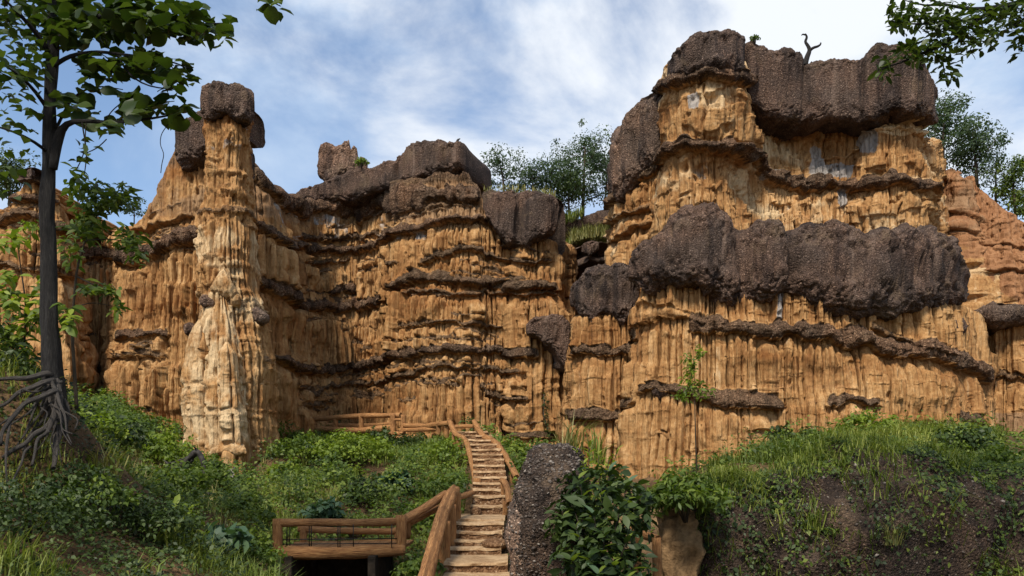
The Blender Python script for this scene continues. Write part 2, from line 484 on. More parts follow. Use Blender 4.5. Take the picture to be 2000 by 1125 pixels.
def wall(name, plan, top, bot, ledges, nu, nv, seed, batter=0.0, back=6.0, flute=1.0, rough=1.0, plates=None, kinds=None, micro=1.0, width=0.30, back_rise=0.0, r=0.35, mat='rock', parent=None, org=None, jag=4.0, crack=0.0, wide=0.16):
    xy, s, nm = smooth_plan(plan, nu, r)
    d = xy[:, 1]; px = xy[:, 0] / d * F + 1000
    yt = ip(px, top) + jag * fbm2(s / 0.5, s * 0, 3, seed + 4); yb = ip(px, bot)
    zt = zof(yt, d); zb = zof(yb, d)
    V = np.linspace(0, 1, nv)[None, :]
    Z = zb[:, None] + (zt - zb)[:, None] * V
    S = np.repeat(s[:, None], nv, 1); PX = np.repeat(px[:, None], nv, 1); Dm = np.repeat(d[:, None], nv, 1)
    PY = HOR - (Z - EYE) * F / Dm
    fl = flute(PX, PY) if callable(flute) else flute
    rg = rough(PX, PY) if callable(rough) else rough
    pl = plates(PX, PY) if callable(plates) else plates
    off, dark, grey, led = detail(S, Z, PX, PY, Dm, ledges, seed, fl, rg, pl, micro, width, crack, wide)
    edge = np.clip((zt[:, None] - Z) / 0.35, 0, 1)
    off = off - 0.35 * (1 - np.sqrt(np.clip(1 - (1 - edge) ** 2, 0, 1)))
    off = off + batter * (1 - V)
    X = xy[:, 0:1] + nm[:, 0:1] * off; Y = xy[:, 1:2] + nm[:, 1:2] * off
    Zz = Z + 0.05 * fbm2(S / 0.4, Z / 0.4, 2, seed + 6)
    nb = 14
    tb = (np.linspace(0, 1, nb + 1)[1:] ** 1.6 * back)[None, :]
    Xb = X[:, -1:] + 0 * tb; Yb = Y[:, -1:] + tb
    Zb = Zz[:, -1:] + back_rise * tb + 0.12 * fbm2(S[:, :nb] / 0.8, tb / 0.8 + 0 * Xb, 3, seed + 8)
    co = np.stack([np.hstack([X, Xb]), np.hstack([Y, Yb]), np.hstack([Zz, Zb])], -1)
    A = {'dark': dark, 'grey': grey, 'pale': np.zeros_like(S), 'red': np.zeros_like(S), 'brown': np.zeros_like(S)}
    if kinds: kinds(A, PX, PY, S, Z, led)
    A = {k: np.hstack([v, np.repeat(v[:, -1:], nb, 1)]) for k, v in A.items()}
    if org is not None: co = co - np.array(org)
    me = mesh_np(name, co, grid_faces(nu, nv + nb), True, A)
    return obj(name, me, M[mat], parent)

def cap(name, plan, top, bot, depth=2.0, nu=160, nt=90, seed=0, lobes=(), power=3.0, rnd=0.6, mat='cap', parent=None, org=None, amp=1.0, lean=0.0, jag=3.0, kinds=None, r=0.35, angular=0.13):
    """a rounded overhanging block of conglomerate swept along its plan"""
    xy, s, nm = smooth_plan(plan, nu, r)
    d = xy[:, 1]; px = xy[:, 0] / d * F + 1000
    zt = zof(ip(px, top) + jag * fbm2(s / 0.6, s * 0, 3, seed), d); zb = zof(ip(px, bot) + jag * 1.3 * fbm2(s / 0.5, s * 0 + 5, 3, seed), d)
    zc = (zt + zb) / 2; b = np.maximum((zt - zb) / 2, 0.03)
    ends = np.minimum(s, s[-1] - s) / max(rnd, 0.01)
    e = np.sqrt(np.clip(1 - (1 - np.clip(ends, 0, 1)) ** 2, 0.0, 1))
    e = np.maximum(e, 0.004)
    nf = int(nt * 0.74)
    th = np.concatenate([np.linspace(-1.75, 1.85, nf, endpoint=False), np.linspace(1.85, 2 * math.pi - 1.75, nt - nf, endpoint=False)])
    cn = np.sign(np.cos(th)) * np.abs(np.cos(th)) ** (2 / power); sn = np.sign(np.sin(th)) * np.abs(np.sin(th)) ** (2 / power)
    dep = depth / 2
    N_ = (-dep + dep * cn[None, :] * e[:, None])
    Zl = b[:, None] * sn[None, :] * e[:, None] ** 0.6
    N_ = N_ + lean * Zl
    front = sstep(-0.3, 0.5, cn)[None, :]
    for lp, st, wd in lobes:
        wv = px[:, None] + 4 * vnoise2(Zl / 0.7, Zl * 0, seed + 3) - lp
        N_ = N_ - st * np.exp(-(wv / wd) ** 2) * front
    X = xy[:, 0:1] + nm[:, 0:1] * N_; Y = xy[:, 1:2] + nm[:, 1:2] * N_; Z = zc[:, None] + Zl
    p = np.stack([X, Y, Z], -1)
    dsp = amp * (0.26 * fbm3(p, 0.5, 3, seed + 1) + 0.15 * fbm3(p, 2.0, 3, seed + 2, 0.6) + 0.06 * fbm3(p, 7.5, 2, seed + 5))
    dsp += amp * 0.08 * fbm2(np.repeat(s[:, None], nt, 1) / 0.35, Z / 3.0, 2, seed + 7)
    q = fbm3(p * np.array([1, 1, 0.6]), 0.9, 3, seed + 9) * 2.0
    dsp += amp * angular * (np.floor(q) + sstep(0.0, 0.16, q - np.floor(q)))
    rg_ = 1 - np.abs(fbm3(p, 1.5, 4, seed + 12, 0.6))          # craggy ridges and narrow cracks
    dsp -= amp * 0.16 * np.clip((rg_ - 0.86) / 0.14, 0, 1) ** 1.5
    dsp += amp * 0.05 * fbm3(p, 14.0, 2, seed + 13)
    dsp *= e[:, None]
    dn = np.cos(th)[None, :] * dsp; dz = np.sin(th)[None, :] * dsp * 0.6
    X = X + nm[:, 0:1] * dn; Y = Y + nm[:, 1:2] * dn; Z = Z + dz
    co = np.stack([X, Y, Z], -1)
    A = None
    if kinds: A = kinds(px[:, None] + 0 * Z, HOR - (Z - EYE) * F / Y)
    if org is not None: co = co - np.array(org)
    f = grid_faces(nu, nt, False, True)
    me = mesh_np(name, co, f, True, A)
    return obj(name, me, M[mat], parent)

def rock_tower(name, prof, d, dep, ledges, nu, nv, seed, flute=1.0, rough=1.0, kinds=None, parent=None, mat='rock', micro=1.0, width=0.3, back=0.0):
    """free-standing column: prof rows (py, left px, right px) at distance d; dep = depth / width"""
    py = np.array([q[0] for q in prof], float)
    order = np.argsort(py); py = py[order]
    lf = np.array([q[1] for q in prof], float)[order]; rt = np.array([q[2] for q in prof], float)[order]
    V = np.linspace(0, 1, nv); PYv = py[-1] + (py[0] - py[-1]) * V
    cx = xof((np.interp(PYv, py, lf) + np.interp(PYv, py, rt)) / 2, d)
    hw = np.abs(np.interp(PYv, py, rt) - np.interp(PYv, py, lf)) / 2 / F * d
    zv = zof(PYv, d)
    th = np.linspace(0, 2 * math.pi, nu, endpoint=False)
    TH, Z = np.meshgrid(th, zv, indexing='ij')
    HW = hw[None, :] + 0 * TH
    rm = hw.max()
    S = TH * rm * 0.8; PX = cx[None, :] / d * F + 1000 + 0 * TH; PY = PYv[None, :] + 0 * TH
    flute = flute(PY) if callable(flute) else flute
    off, dark, grey, led = detail(S, Z, PX, PY, np.full_like(S, d), ledges, seed, flute, rough, None, micro, width)
    off = off * sstep(0.0, 0.5, HW)
    seam = np.minimum(TH, 2 * math.pi - TH)
    off = off * sstep(0.0, 0.35, seam)
    c, sn = np.cos(TH), np.sin(TH)           # th = 0 looks away from the camera
    ce = np.sign(c) * np.abs(c) ** 0.85; se = np.sign(sn) * np.abs(sn) ** 0.85
    rr = HW + off * 0.8
    X = cx[None, :] - se * rr
    Y = d + back + ce * (HW * dep + off)
    A = {'dark': dark, 'grey': grey, 'pale': np.zeros_like(S), 'red': np.zeros_like(S), 'brown': np.zeros_like(S)}
    if kinds: kinds(A, PX - (se * HW) / d * F, PY, S, Z, led)
    co = np.stack([X, Y, Z], -1)
    me = mesh_np(name, co, grid_faces(nu, nv, True, False), True, A)
    return obj(name, me, M[mat], parent)
# ------------------------------------------------------------------ the amphitheatre cliff on the left and in the middle
A_LEDGES = [
    L([(490, 345), (530, 380), (580, 402), (640, 408), (700, 402), (780, 392), (860, 376), (935, 378)], 50, 0.55, 0.9, 0.05),
    L([(485, 440), (540, 478), (600, 488), (660, 489), (730, 487), (790, 455), (865, 428), (930, 430), (985, 455)], 17, 0.60, 0.8, 0.15),
    L([(555, 458), (600, 466), (680, 466), (760, 460)], 12, 0.42, 0.75),
    L([(820, 510), (860, 498), (920, 492), (995, 512), (1080, 508)], 11, 0.42, 0.7),
    L([(780, 560), (820, 546), (920, 552), (995, 562), (1082, 556)], 20, 0.55, 0.75, 0.2),
    L([(800, 577), (860, 570), (960, 578), (1080, 572)], 9, 0.35, 0.6),
    L([(489, 548), (530, 581), (566, 600), (650, 603), (707, 600), (784, 583)], 22, 0.60, 0.85, 0.2),
    L([(625, 572), (665, 570), (707, 578)], 17, 0.45, 0.85),
    L([(500, 700), (540, 716), (584, 727), (639, 727), (666, 717), (720, 717), (784, 699), (840, 690), (930, 688), (1000, 690), (1045, 697)], 19, 0.58, 0.8, 0.15),
    L([(530, 752), (600, 765), (660, 749), (750, 752), (850, 722), (930, 720), (1030, 732)], 10, 0.34, 0.65),
    L([(530, 785), (580, 788), (640, 784)], 9, 0.32, 0.6),
    L([(790, 757), (850, 752), (910, 756)], 9, 0.30, 0.6),
    L([(923, 758), (960, 776), (1033, 780)], 14, 0.42, 0.7),
    L([(980, 842), (1015, 850), (1082, 848)], 13, 0.40, 0.75),
    L([(792, 642), (880, 630), (932, 638), (1000, 645)], 9, 0.34, 0.65),
    L([(700, 520), (760, 508), (800, 515)], 8, 0.30, 0.6),
    L([(560, 510), (620, 515), (680, 512)], 8, 0.34, 0.65),
    L([(640, 650), (700, 648), (760, 652)], 7, 0.25, 0.5),
    L([(249, 658), (299, 656), (360, 658)], 14, 0.45, 0.8),
    L([(249, 699), (300, 700), (353, 695)], 12, 0.40, 0.6),
    L([(281, 826), (345, 828)], 8, 0.28, 0.6),
    L([(240, 506), (300, 492), (345, 482), (410, 470)], 38, 0.70, 0.85, 0.15),
    L([(255, 445), (320, 440), (390, 430)], 12, 0.40, 0.45),
    L([(120, 655), (145, 655), (170, 658)], 10, 0.30, 0.7),
    L([(130, 705), (183, 722), (240, 718)], 15, 0.42, 0.75),
    L([(140, 760), (230, 768)], 7, 0.28, 0.55),
    L([(-100, 445), (0, 430), (60, 418), (130, 452)], 22, 0.50, 0.7),
    L([(-100, 520), (0, 520), (130, 530)], 10, 0.34, 0.6),
    L([(-60, 372), (40, 385), (110, 392)], 14, 0.40, 0.8),
    L([(130, 500), (180, 490), (238, 505)], 26, 0.55, 0.8),
]
_rl = random.Random(5)
for _g in list(A_LEDGES):                       # thin broken companion lips between the main ones
    for _k in range(3):
        _p = _g['pts']; _sh = _rl.choice((-1, 1)) * _rl.uniform(13, 30)
        _x0, _x1 = _p[0][0], _p[-1][0]
        _a = _x0 + (_x1 - _x0) * _rl.uniform(0, 0.5); _b = _a + (_x1 - _x0) * _rl.uniform(0.3, 0.6)
        _q = [(x_, float(ip(x_, _p)) + _sh) for x_ in np.linspace(_a, min(_b, _x1), 5)]
        A_LEDGES.append(L(_q, _rl.uniform(6, 9), _rl.uniform(0.20, 0.305), 0.6, 0.7))
def A_flute(px, py):
    f = 0.70 + 0.75 * sstep(420, 490, py)
    return f * (1 - 0.6 * sstep(240, 300, px) * (1 - sstep(400, 480, px)) * (1 - sstep(455, 500, py)))
def A_kinds(A, px, py, s, z, led):
    n = fbm2(s / 2.0, z / 2.0, 3, 5)
    A['brown'] = np.clip((1 - sstep(395, 480, py)) * sstep(200, 260, px) * (0.75 + 0.4 * n), 0, 1)
    A['dark'] = np.maximum(A['dark'], 0.75 * (px > 485) * (px < 960) * (1 - sstep(0, 26, py - ip(px, [(485, 335), (560, 384), (640, 395), (700, 380), (800, 350), (900, 340), (950, 372)]))))
    A['dark'] = np.maximum(A['dark'], 0.45 * (px > 240) * (px < 420) * (1 - sstep(-6, 30, py - ip(px, [(240, 440), (345, 330), (420, 270)]))))
    A['brown'] = np.maximum(A['brown'], 0.8 * sstep(1090, 1097, px))
    A['grey'] = np.maximum(A['grey'], 0.5 * sstep(0.52, 0.60, fbm2(s / 1.1, z / 0.7, 3, 71)) * (py < 470) * (py > 385) * (px > 480))
cliff_a = wall('cliff_wall',
    [(-140, 33), (-60, 33), (10, 32.5), (60, 32), (118, 32.8), (134, 35), (175, 36.4), (226, 36.8), (240, 37.4), (250, 34.9), (300, 34.2), (350, 33.9), (400, 33.7), (470, 33.7), (522, 34.6), (548, 37), (600, 40), (680, 41.8), (748, 41.6), (778, 40.8), (790, 39.2), (850, 38.3), (912, 37.9), (940, 38.2), (985, 38.3), (1003, 38.8), (1012, 38.0), (1030, 37.6), (1076, 38), (1087, 39.5), (1095, 42.6), (1112, 44.6), (1140, 44.4), (1220, 43.2)],
    [(-140, 430), (0, 402), (30, 374), (50, 352), (80, 342), (108, 372), (128, 420), (140, 472), (200, 474), (245, 442), (280, 405), (315, 364), (338, 322), (350, 298), (380, 272), (440, 275), (480, 290), (492, 322), (520, 355), (560, 382), (590, 392), (640, 384), (700, 372), (760, 360), (800, 345), (850, 332), (905, 334), (930, 350), (945, 385), (960, 438), (990, 470), (1000, 480), (1012, 476), (1030, 474), (1042, 462), (1078, 460), (1090, 474), (1120, 480), (1220, 470)],
    [(-140, 850), (130, 830), (250, 860), (340, 915), (420, 960), (520, 930), (560, 860), (650, 850), (760, 860), (860, 890), (960, 920), (1090, 930), (1220, 930)],
    A_LEDGES, 1090, 305, 101, batter=0.8, back=7.0, flute=A_flute, kinds=A_kinds, micro=0.2, width=0.25, wide=0.07)
tag(cliff_a, 'long fluted ochre cliff curving in a bay behind the pale pinnacle', 'cliff', kind='structure')

def rock_part(name, *a, parent=cliff_a, **k):
    return cap(name, *a, parent=parent, **k)

# conglomerate caps on that cliff, each a block of its own
rock_part('caprock', [(335, 33.0), (370, 32.8), (412, 32.6)], [(335, 236), (345, 226), (375, 218), (412, 212)], [(335, 305), (348, 322), (380, 308), (412, 290)], depth=2.2, nu=70, nt=90, seed=31, rnd=0.2, power=6.0, amp=0.7)
slab_c4 = rock_part('caprock', [(562, 40.6), (600, 40.2), (660, 40.4), (715, 40.1), (745, 39.9), (772, 39.6), (800, 39.0), (850, 38.2), (880, 37.9), (902, 37.7)],
    [(562, 380), (600, 364), (640, 350), (700, 326), (730, 320), (768, 306), (776, 292), (800, 276), (830, 269), (858, 270), (868, 276), (898, 271), (903, 280)],
    [(562, 388), (620, 392), (680, 390), (700, 386), (760, 366), (800, 352), (850, 337), (903, 324)], depth=4.0, nu=220, nt=80, seed=33, rnd=0.2, power=7, amp=0.55, lobes=[(774, 0.2, 3), (866, 0.15, 3)])
rock_part('caprock', [(936, 37.6), (960, 37.0), (1000, 36.9), (1012, 37.2), (1030, 36.8), (1070, 36.9), (1095, 37.6)],
    [(936, 371), (1000, 366), (1010, 370), (1060, 370), (1086, 380), (1096, 405)],
    [(936, 392), (950, 425), (970, 452), (990, 474), (1020, 480), (1045, 462), (1080, 458), (1096, 462)], depth=2.6, nu=150, nt=100, seed=35, rnd=0.25, power=7, amp=0.38, lobes=[(1014, 0.12, 2.5)])
rock_part('rock_remnant', [(615, 41.2), (640, 40.9), (670, 40.9), (700, 41.0), (722, 41.3)],
    [(615, 292), (624, 278), (630, 272), (640, 278), (645, 271), (662, 268), (680, 272), (684, 288), (690, 278), (698, 282), (702, 304), (710, 300), (722, 318)],
    [(615, 340), (640, 356), (700, 345), (722, 338)], depth=1.8, nu=80, nt=90, seed=37, rnd=0.12, power=4.5, amp=0.55, mat='cap_red', jag=5.0)
boulder_g = rock_part('caprock', [(1020, 36.0), (1060, 35.7), (1100, 35.8), (1134, 36.3)],
    [(1026, 628), (1045, 616), (1075, 609), (1105, 613), (1120, 625), (1128, 645)],
    [(1022, 652), (1050, 664), (1075, 678), (1095, 700), (1132, 735)], depth=1.8, nu=100, nt=90, seed=39, rnd=0.3, power=5.0, amp=0.5)
rock_part('caprock', [(1085, 47.5), (1120, 47), (1160, 46.5), (1225, 46)], [(1085, 436), (1110, 425), (1140, 414), (1165, 404), (1200, 396), (1225, 390)],
    [(1085, 475), (1120, 452), (1160, 448), (1225, 445)], depth=6.0, nu=110, nt=60, seed=41, rnd=0.4, power=4.0, amp=0.5)
rock_part('caprock', [(1130, 42.2), (1150, 41.4), (1180, 41.8)], [(1130, 475), (1140, 468), (1180, 466)], [(1130, 500), (1150, 502), (1180, 488)], depth=3.0, nu=50, nt=50, seed=43, rnd=0.3, power=4.0, amp=0.4)
rock_part('caprock', [(46, 31.8), (60, 31.4), (78, 31.8)], [(46, 332), (60, 322), (78, 330)], [(46, 352), (78, 352)], depth=1.0, nu=40, nt=50, seed=45, rnd=0.2, power=4.0, amp=0.4)

# ------------------------------------------------------------------ the pinnacle
PD = 30.6
pin = empty('rock_pinnacle', P(440, 950, PD))
tag(pin, 'tall narrow ochre rock pinnacle topped by a dark square capstone', 'rock pinnacle')
def pin_place(o):
    o.parent = pin
    o.matrix_parent_inverse = Matrix.Translation(-pin.location)
    return o
def pin_kinds(A, px, py, s, z, led):
    n = fbm2(s / 0.8, z / 0.9, 3, 15)
    A['pale'] = np.clip(sstep(425, 470, py) * 0.55 + 0.4 * n, 0, 1) * (1 - sstep(610, 680, py))
    A['grey'] = np.maximum(A['grey'], 0.5 * sstep(0.36, 0.46, fbm2(s / 0.9, z / 0.8, 3, 16)) * (1 - sstep(300, 330, py)))
    A['dark'] = np.maximum(A['dark'] * 0.7, 0)
pin_body = rock_tower('tower',
    [(215, 402, 470), (235, 408, 478), (262, 404, 480), (285, 408, 482), (330, 404, 482), (395, 402, 484), (418, 398, 487), (440, 402, 486), (520, 402, 488), (565, 398, 492), (600, 398, 500), (650, 392, 510), (700, 388, 522), (760, 386, 526), (820, 384, 530), (900, 384, 530), (960, 390, 528)],
    PD, 1.0,
    [L([(300, 262), (600, 266)], 20, 0.12, 0.0, 0.7), L([(300, 292), (600, 296)], 9, 0.14, 0.35, 0.8), L([(300, 345), (600, 348)], 16, 0.16, 0.2, 0.8), L([(300, 385), (600, 388)], 22, 0.14, 0.3, 0.6), L([(300, 420), (600, 416)], 16, 0.26, 0.75, 0.2), L([(300, 443), (600, 440)], 8, 0.18, 0.6, 0.5),
     L([(300, 600), (600, 602)], 14, 0.20, 0.7, 0.9), L([(300, 700), (600, 706)], 14, 0.22, 0.7, 0.7), L([(300, 752), (600, 758)], 10, 0.18, 0.55, 0.8), L([(300, 815), (600, 812)], 8, 0.16, 0.45, 0.9)],
    200, 300, 201, flute=lambda py: 0.22 + 0.35 * sstep(420, 470, py), rough=1.9, kinds=pin_kinds, micro=0.9, width=0.24)
pin_place(pin_body)
def cone_kinds(A, px, py, s, z, led):
    A['pale'] = np.full_like(s, 0.50) + 0.30 * fbm2(s / 0.6, z / 1.2, 3, 25)
    A['dark'] = A['dark'] * 0
    A['grey'] = 0.8 * sstep(0.25, 0.4, fbm2(s / 0.5, z / 1.6, 3, 27)) * sstep(890, 905, py)
for i, (nm_, prof, d, dep, sd) in enumerate([
    ('spire', [(548, 428, 434), (575, 414, 446), (610, 404, 458), (650, 394, 470), (700, 386, 476), (745, 382, 480), (800, 386, 484), (870, 400, 490), (960, 412, 488)], PD - 0.9, 0.9, 211),
    ('spire', [(624, 388, 392), (640, 379, 402), (680, 371, 408), (740, 366, 414), (800, 364, 418), (870, 364, 422), (960, 368, 426)], PD - 1.2, 0.95, 213),
    ('spire', [(668, 440, 446), (690, 432, 458), (740, 430, 464), (800, 432, 470), (870, 438, 476), (960, 440, 480)], PD - 1.7, 0.9, 215)]):
    o = rock_tower(nm_, prof, d, dep,
        [L([(300, 752), (600, 750)], 13, 0.20, 0.0, 0.5), L([(300, 806), (600, 812)], 12, 0.16, 0.0, 1.0)],
        100, 170, sd, flute=0.45, rough=1.6, kinds=cone_kinds, micro=0.3, width=0.30)
    pin_place(o)
def hood_kinds(px, py):
    z = np.zeros_like(py)
    return {'dark': z, 'grey': z, 'red': z, 'brown': z + 0.25, 'pale': z + 0.5}
pin_place(cap('ledge_slab', [(390, 28.6), (415, 28.4), (450, 28.3), (480, 28.4), (496, 28.7)], [(392, 884), (415, 866), (450, 856), (480, 862), (494, 876)], [(392, 897), (420, 900), (460, 896), (494, 892)], depth=3.2, nu=90, nt=60, seed=221, rnd=0.4, power=2.4, amp=0.4, mat='rock', kinds=hood_kinds))
pin_place(cap('hood', [(400, 29.4), (425, 29.2), (450, 29.2), (478, 29.5)], [(402, 560), (420, 530), (432, 518), (450, 540), (474, 580)], [(402, 572), (430, 578), (474, 600)], depth=1.4, nu=70, nt=70, seed=223, rnd=0.3, power=2.6, amp=0.35, mat='rock', kinds=hood_kinds))
pin_place(cap('capstone', [(384, 29.7), (410, 29.5), (440, 29.4), (475, 29.5), (501, 29.8)],
    [(384, 164), (405, 160), (412, 158), (416, 155), (432, 152), (446, 160), (452, 158), (475, 164), (492, 172), (501, 184)], [(384, 222), (400, 236), (420, 226), (440, 218), (460, 226), (480, 232), (490, 240), (501, 230)], depth=2.3, nu=100, nt=100, seed=225, rnd=0.16, power=7.0, amp=0.55, lobes=[(437, 0.12, 3)]))
pin_place(cap('dark_flank', [(460, 30.6), (478, 30.5), (496, 30.6)], [(460, 200), (480, 196), (496, 200)], [(460, 262), (480, 262), (496, 228)], depth=1.6, nu=40, nt=60, seed=227, rnd=0.2, power=3.5, amp=0.4))
pin_place(cap('dark_flank', [(462, 31.3), (478, 31.3), (495, 31.4)], [(462, 268), (480, 266), (495, 275)], [(462, 335), (482, 330), (495, 316)], depth=1.6, nu=40, nt=60, seed=229, rnd=0.2, power=3.5, amp=0.4))
for (px, py, d, sx, sy, sd) in ((398, 585, 29.2, 16, 13, 231), (368, 640, 30.0, 16, 15, 233), (498, 612, 29.8, 20, 14, 235)):
    pin_place(cap('knob', [(px - sx, d), (px, d), (px + sx, d)], [(px - sx, py - sy * 0.7), (px, py - sy), (px + sx, py - sy * 0.4)], [(px - sx, py + sy * 0.5), (px, py + sy), (px + sx, py + sy)], depth=0.9, nu=36, nt=44, seed=sd, rnd=0.3, power=2.6, amp=0.3, mat='cap_brown'))

# ------------------------------------------------------------------ the right-hand massif, lower tier
B_LEDGES = [
    L([(1255, 622), (1290, 616), (1330, 622), (1380, 634)], 30, 0.50, 0.35, 0.15),
    L([(1345, 634), (1400, 640), (1450, 648), (1495, 658)], 30, 0.62, 0.75, 0.15),
    L([(1490, 655), (1520, 648), (1560, 650), (1640, 662), (1720, 680), (1800, 686), (1850, 704), (1908, 738)], 36, 0.75, 0.8, 0.12),
    L([(1690, 640), (1740, 660), (1830, 690)], 14, 0.4, 0.55, 0.4),
    L([(1262, 764), (1290, 758), (1360, 770), (1450, 786), (1512, 797)], 30, 0.58, 0.75, 0.2),
    L([(1600, 786), (1640, 778), (1696, 792)], 22, 0.45, 0.75, 0.25),
    L([(1740, 834), (1790, 828), (1830, 832)], 16, 0.40, 0.8, 0.2),
    L([(1830, 815), (1870, 822), (1905, 850)], 22, 0.45, 0.75, 0.2),
    L([(1136, 690), (1160, 680), (1200, 688), (1252, 690)], 24, 0.50, 0.75, 0.2),
    L([(1135, 806), (1160, 812), (1200, 820), (1252, 822)], 24, 0.50, 0.75, 0.1),
    L([(1230, 660), (1258, 650)], 26, 0.5, 0.7, 0.1),
    L([(1225, 790), (1262, 784)], 24, 0.4, 0.7, 0.1),
    L([(1440, 850), (1500, 856)], 14, 0.28, 0.5, 0.4),
    L([(1285, 850), (1320, 856)], 12, 0.28, 0.45, 0.3),
    L([(1915, 740), (1960, 730), (2010, 745)], 16, 0.40, 0.6, 0.3),
]
def B_kinds(A, px, py, s, z, led):
    st = np.exp(-((px - ip(py, [(560, 1524), (660, 1514), (760, 1508)])) / 7.0) ** 2) * (1 - sstep(640, 690, py))
    A['grey'] = np.maximum(A['grey'], st)
    A['brown'] = np.maximum(A['brown'], 0.85 * sstep(1912, 1925, px) * sstep(800, 815, py))
    A['dark'] = np.maximum(A['dark'], 0.55 * sstep(1120, 1126, px) * (1 - sstep(1126, 1134, px)))  # shadow at the gully edge painted into the rock as a dark strip
cliff_b = wall('cliff_tower',
    [(1128, 41), (1131, 37), (1138, 34.6), (1180, 33.6), (1238, 33.4), (1249, 33.2), (1256, 31.6), (1300, 30.9), (1380, 30.4), (1470, 30.2), (1490, 30.5), (1600, 30.2), (1700, 30.2), (1780, 30.6), (1850, 31.8), (1890, 33.4), (1908, 35.2), (1920, 36.2), (1960, 35.6), (2020, 35), (2120, 34.5)],
    [(1128, 620), (1250, 612), (1262, 560), (1300, 530), (1500, 560), (1700, 590), (1860, 590), (1892, 600), (1905, 620), (2120, 625)],
    [(1128, 950), (1220, 1000), (1260, 990), (1320, 960), (1500, 920), (1700, 880), (1900, 890), (2120, 930)],
    B_LEDGES, 850, 280, 301, batter=0.7, back=4.0, flute=0.95, kinds=B_kinds, micro=0.35, width=0.29)
tag(cliff_b, 'massive fluted ochre cliff under two dark conglomerate bands', 'cliff', kind='structure')

# upper tier
T_LEDGES = [
    L([(1302, 308), (1320, 298), (1345, 292), (1420, 296), (1452, 312), (1500, 352), (1560, 366), (1640, 371), (1700, 364), (1760, 352), (1815, 378)], 26, 0.60, 0.8, 0.12),
    L([(1302, 172), (1340, 168), (1380, 158), (1420, 160), (1455, 172)], 30, 0.55, 0.9, 0.1),
    L([(1190, 410), (1215, 385), (1250, 350), (1305, 312)], 22, 0.5, 0.7, 0.2),
    L([(1195, 440), (1230, 420), (1300, 400)], 12, 0.4, 0.5, 0.3),
    L([(1195, 365), (1240, 330), (1300, 300)], 10, 0.35, 0.6, 0.3),
    L([(1450, 222), (1500, 246), (1560, 250)], 10, 0.35, 0.6, 0.3),
    L([(1690, 236), (1740, 224), (1790, 232), (1822, 250)], 10, 0.35, 0.55, 0.3),
    L([(1690, 252), (1760, 244), (1815, 262)], 9, 0.30, 0.3, 0.3),
    L([(1480, 305), (1560, 308), (1640, 312), (1690, 300)], 8, 0.22, 0.3, 0.5),
    L([(1200, 470), (1250, 450), (1300, 440)], 12, 0.4, 0.4, 0.3),
]
def T_kinds(A, px, py, s, z, led):
    n = fbm2(s / 1.2, z / 0.9, 3, 45)
    A['pale'] = np.clip(0.28 + 0.45 * n, 0, 1)
    A['pale'] = np.maximum(A['pale'], 0.8 * sstep(1690, 1720, px) * (py < 262) * (py > 205) + 0.3 * n)
    def blob(cx, cy, w, h): return np.exp(-(np.abs((px - cx) / w) ** 3 + np.abs((py - cy) / h) ** 3))
    g = blob(1620, 340, 55, 16) + blob(1592, 310, 14, 24) + blob(1706, 275, 14, 26) + blob(1500, 345, 24, 10) + blob(1470, 290, 8, 22) + blob(1632, 395, 10, 22) + blob(1362, 210, 9, 20)
    A['grey'] = np.clip(A['grey'] * 0.6 + 1.0 * g, 0, 1)
    A['dark'] = np.maximum(A['dark'], 0.9 * (px < 1306) * (1 - sstep(-8, 8, py - ip(px, [(1180, 395), (1210, 375), (1240, 340), (1300, 296)]))))
def T_flute(px, py):
    return 0.24 + 0.40 * (1 - sstep(1290, 1330, px)) + 0.35 * sstep(375, 400, py)
tier = wall('upper_tier',
    [(1226, 44), (1212, 40), (1206, 37), (1225, 35.6), (1265, 34.7), (1306, 34.2), (1313, 32.6), (1340, 31.8), (1385, 31.4), (1430, 31.7), (1448, 32.4), (1462, 33.5), (1520, 33.9), (1600, 34.0), (1680, 33.9), (1702, 33.1), (1720, 32.6), (1765, 32.4), (1800, 32.8), (1816, 33.8), (1822, 36), (1826, 41)],
    [(1200, 330), (1300, 240), (1312, 120), (1400, 100), (1455, 120), (1470, 170), (1560, 200), (1690, 200), (1760, 170), (1805, 200), (1815, 262), (1826, 275)],
    [(1200, 640), (1262, 640), (1320, 570), (1826, 560)],
    T_LEDGES, 580, 270, 401, batter=0.5, back=6.0, flute=T_flute, rough=1.25, plates=lambda a, b: 0.2 + 0.5 * sstep(1300, 1330, a), kinds=T_kinds, micro=0.3, width=0.42, crack=0.9, parent=cliff_b)

# its caps
rock_b = lambda name, *a, **k: cap(name, *a, parent=cliff_b, **k)
rock_b('caprock', [(1228, 31.8), (1250, 30.5), (1290, 29.8), (1380, 29.2), (1452, 29.5), (1480, 29.4), (1540, 29.4), (1560, 29.5), (1640, 29.1), (1700, 29.2), (1780, 29.5), (1850, 30.5), (1882, 31.9), (1890, 33.8)],
    [(1228, 505), (1240, 478), (1262, 460), (1288, 428), (1308, 402), (1340, 394), (1380, 391), (1430, 400), (1455, 428), (1480, 420), (1530, 426), (1552, 442), (1580, 426), (1640, 416), (1680, 430), (1705, 446), (1740, 440), (1800, 434), (1850, 440), (1876, 462), (1890, 520)],
    [(1228, 545), (1245, 570), (1262, 578), (1300, 552), (1350, 556), (1420, 578), (1470, 592), (1500, 586), (1550, 572), (1600, 592), (1660, 602), (1720, 614), (1760, 618), (1800, 604), (1850, 604), (1890, 590)],
    depth=3.6, nu=320, nt=130, seed=51, rnd=0.6, power=4.6, amp=0.8, jag=5.0, lobes=[(1453, 0.4, 12), (1548, 0.28, 9), (1705, 0.15, 10), (1300, 0.2, 14)])
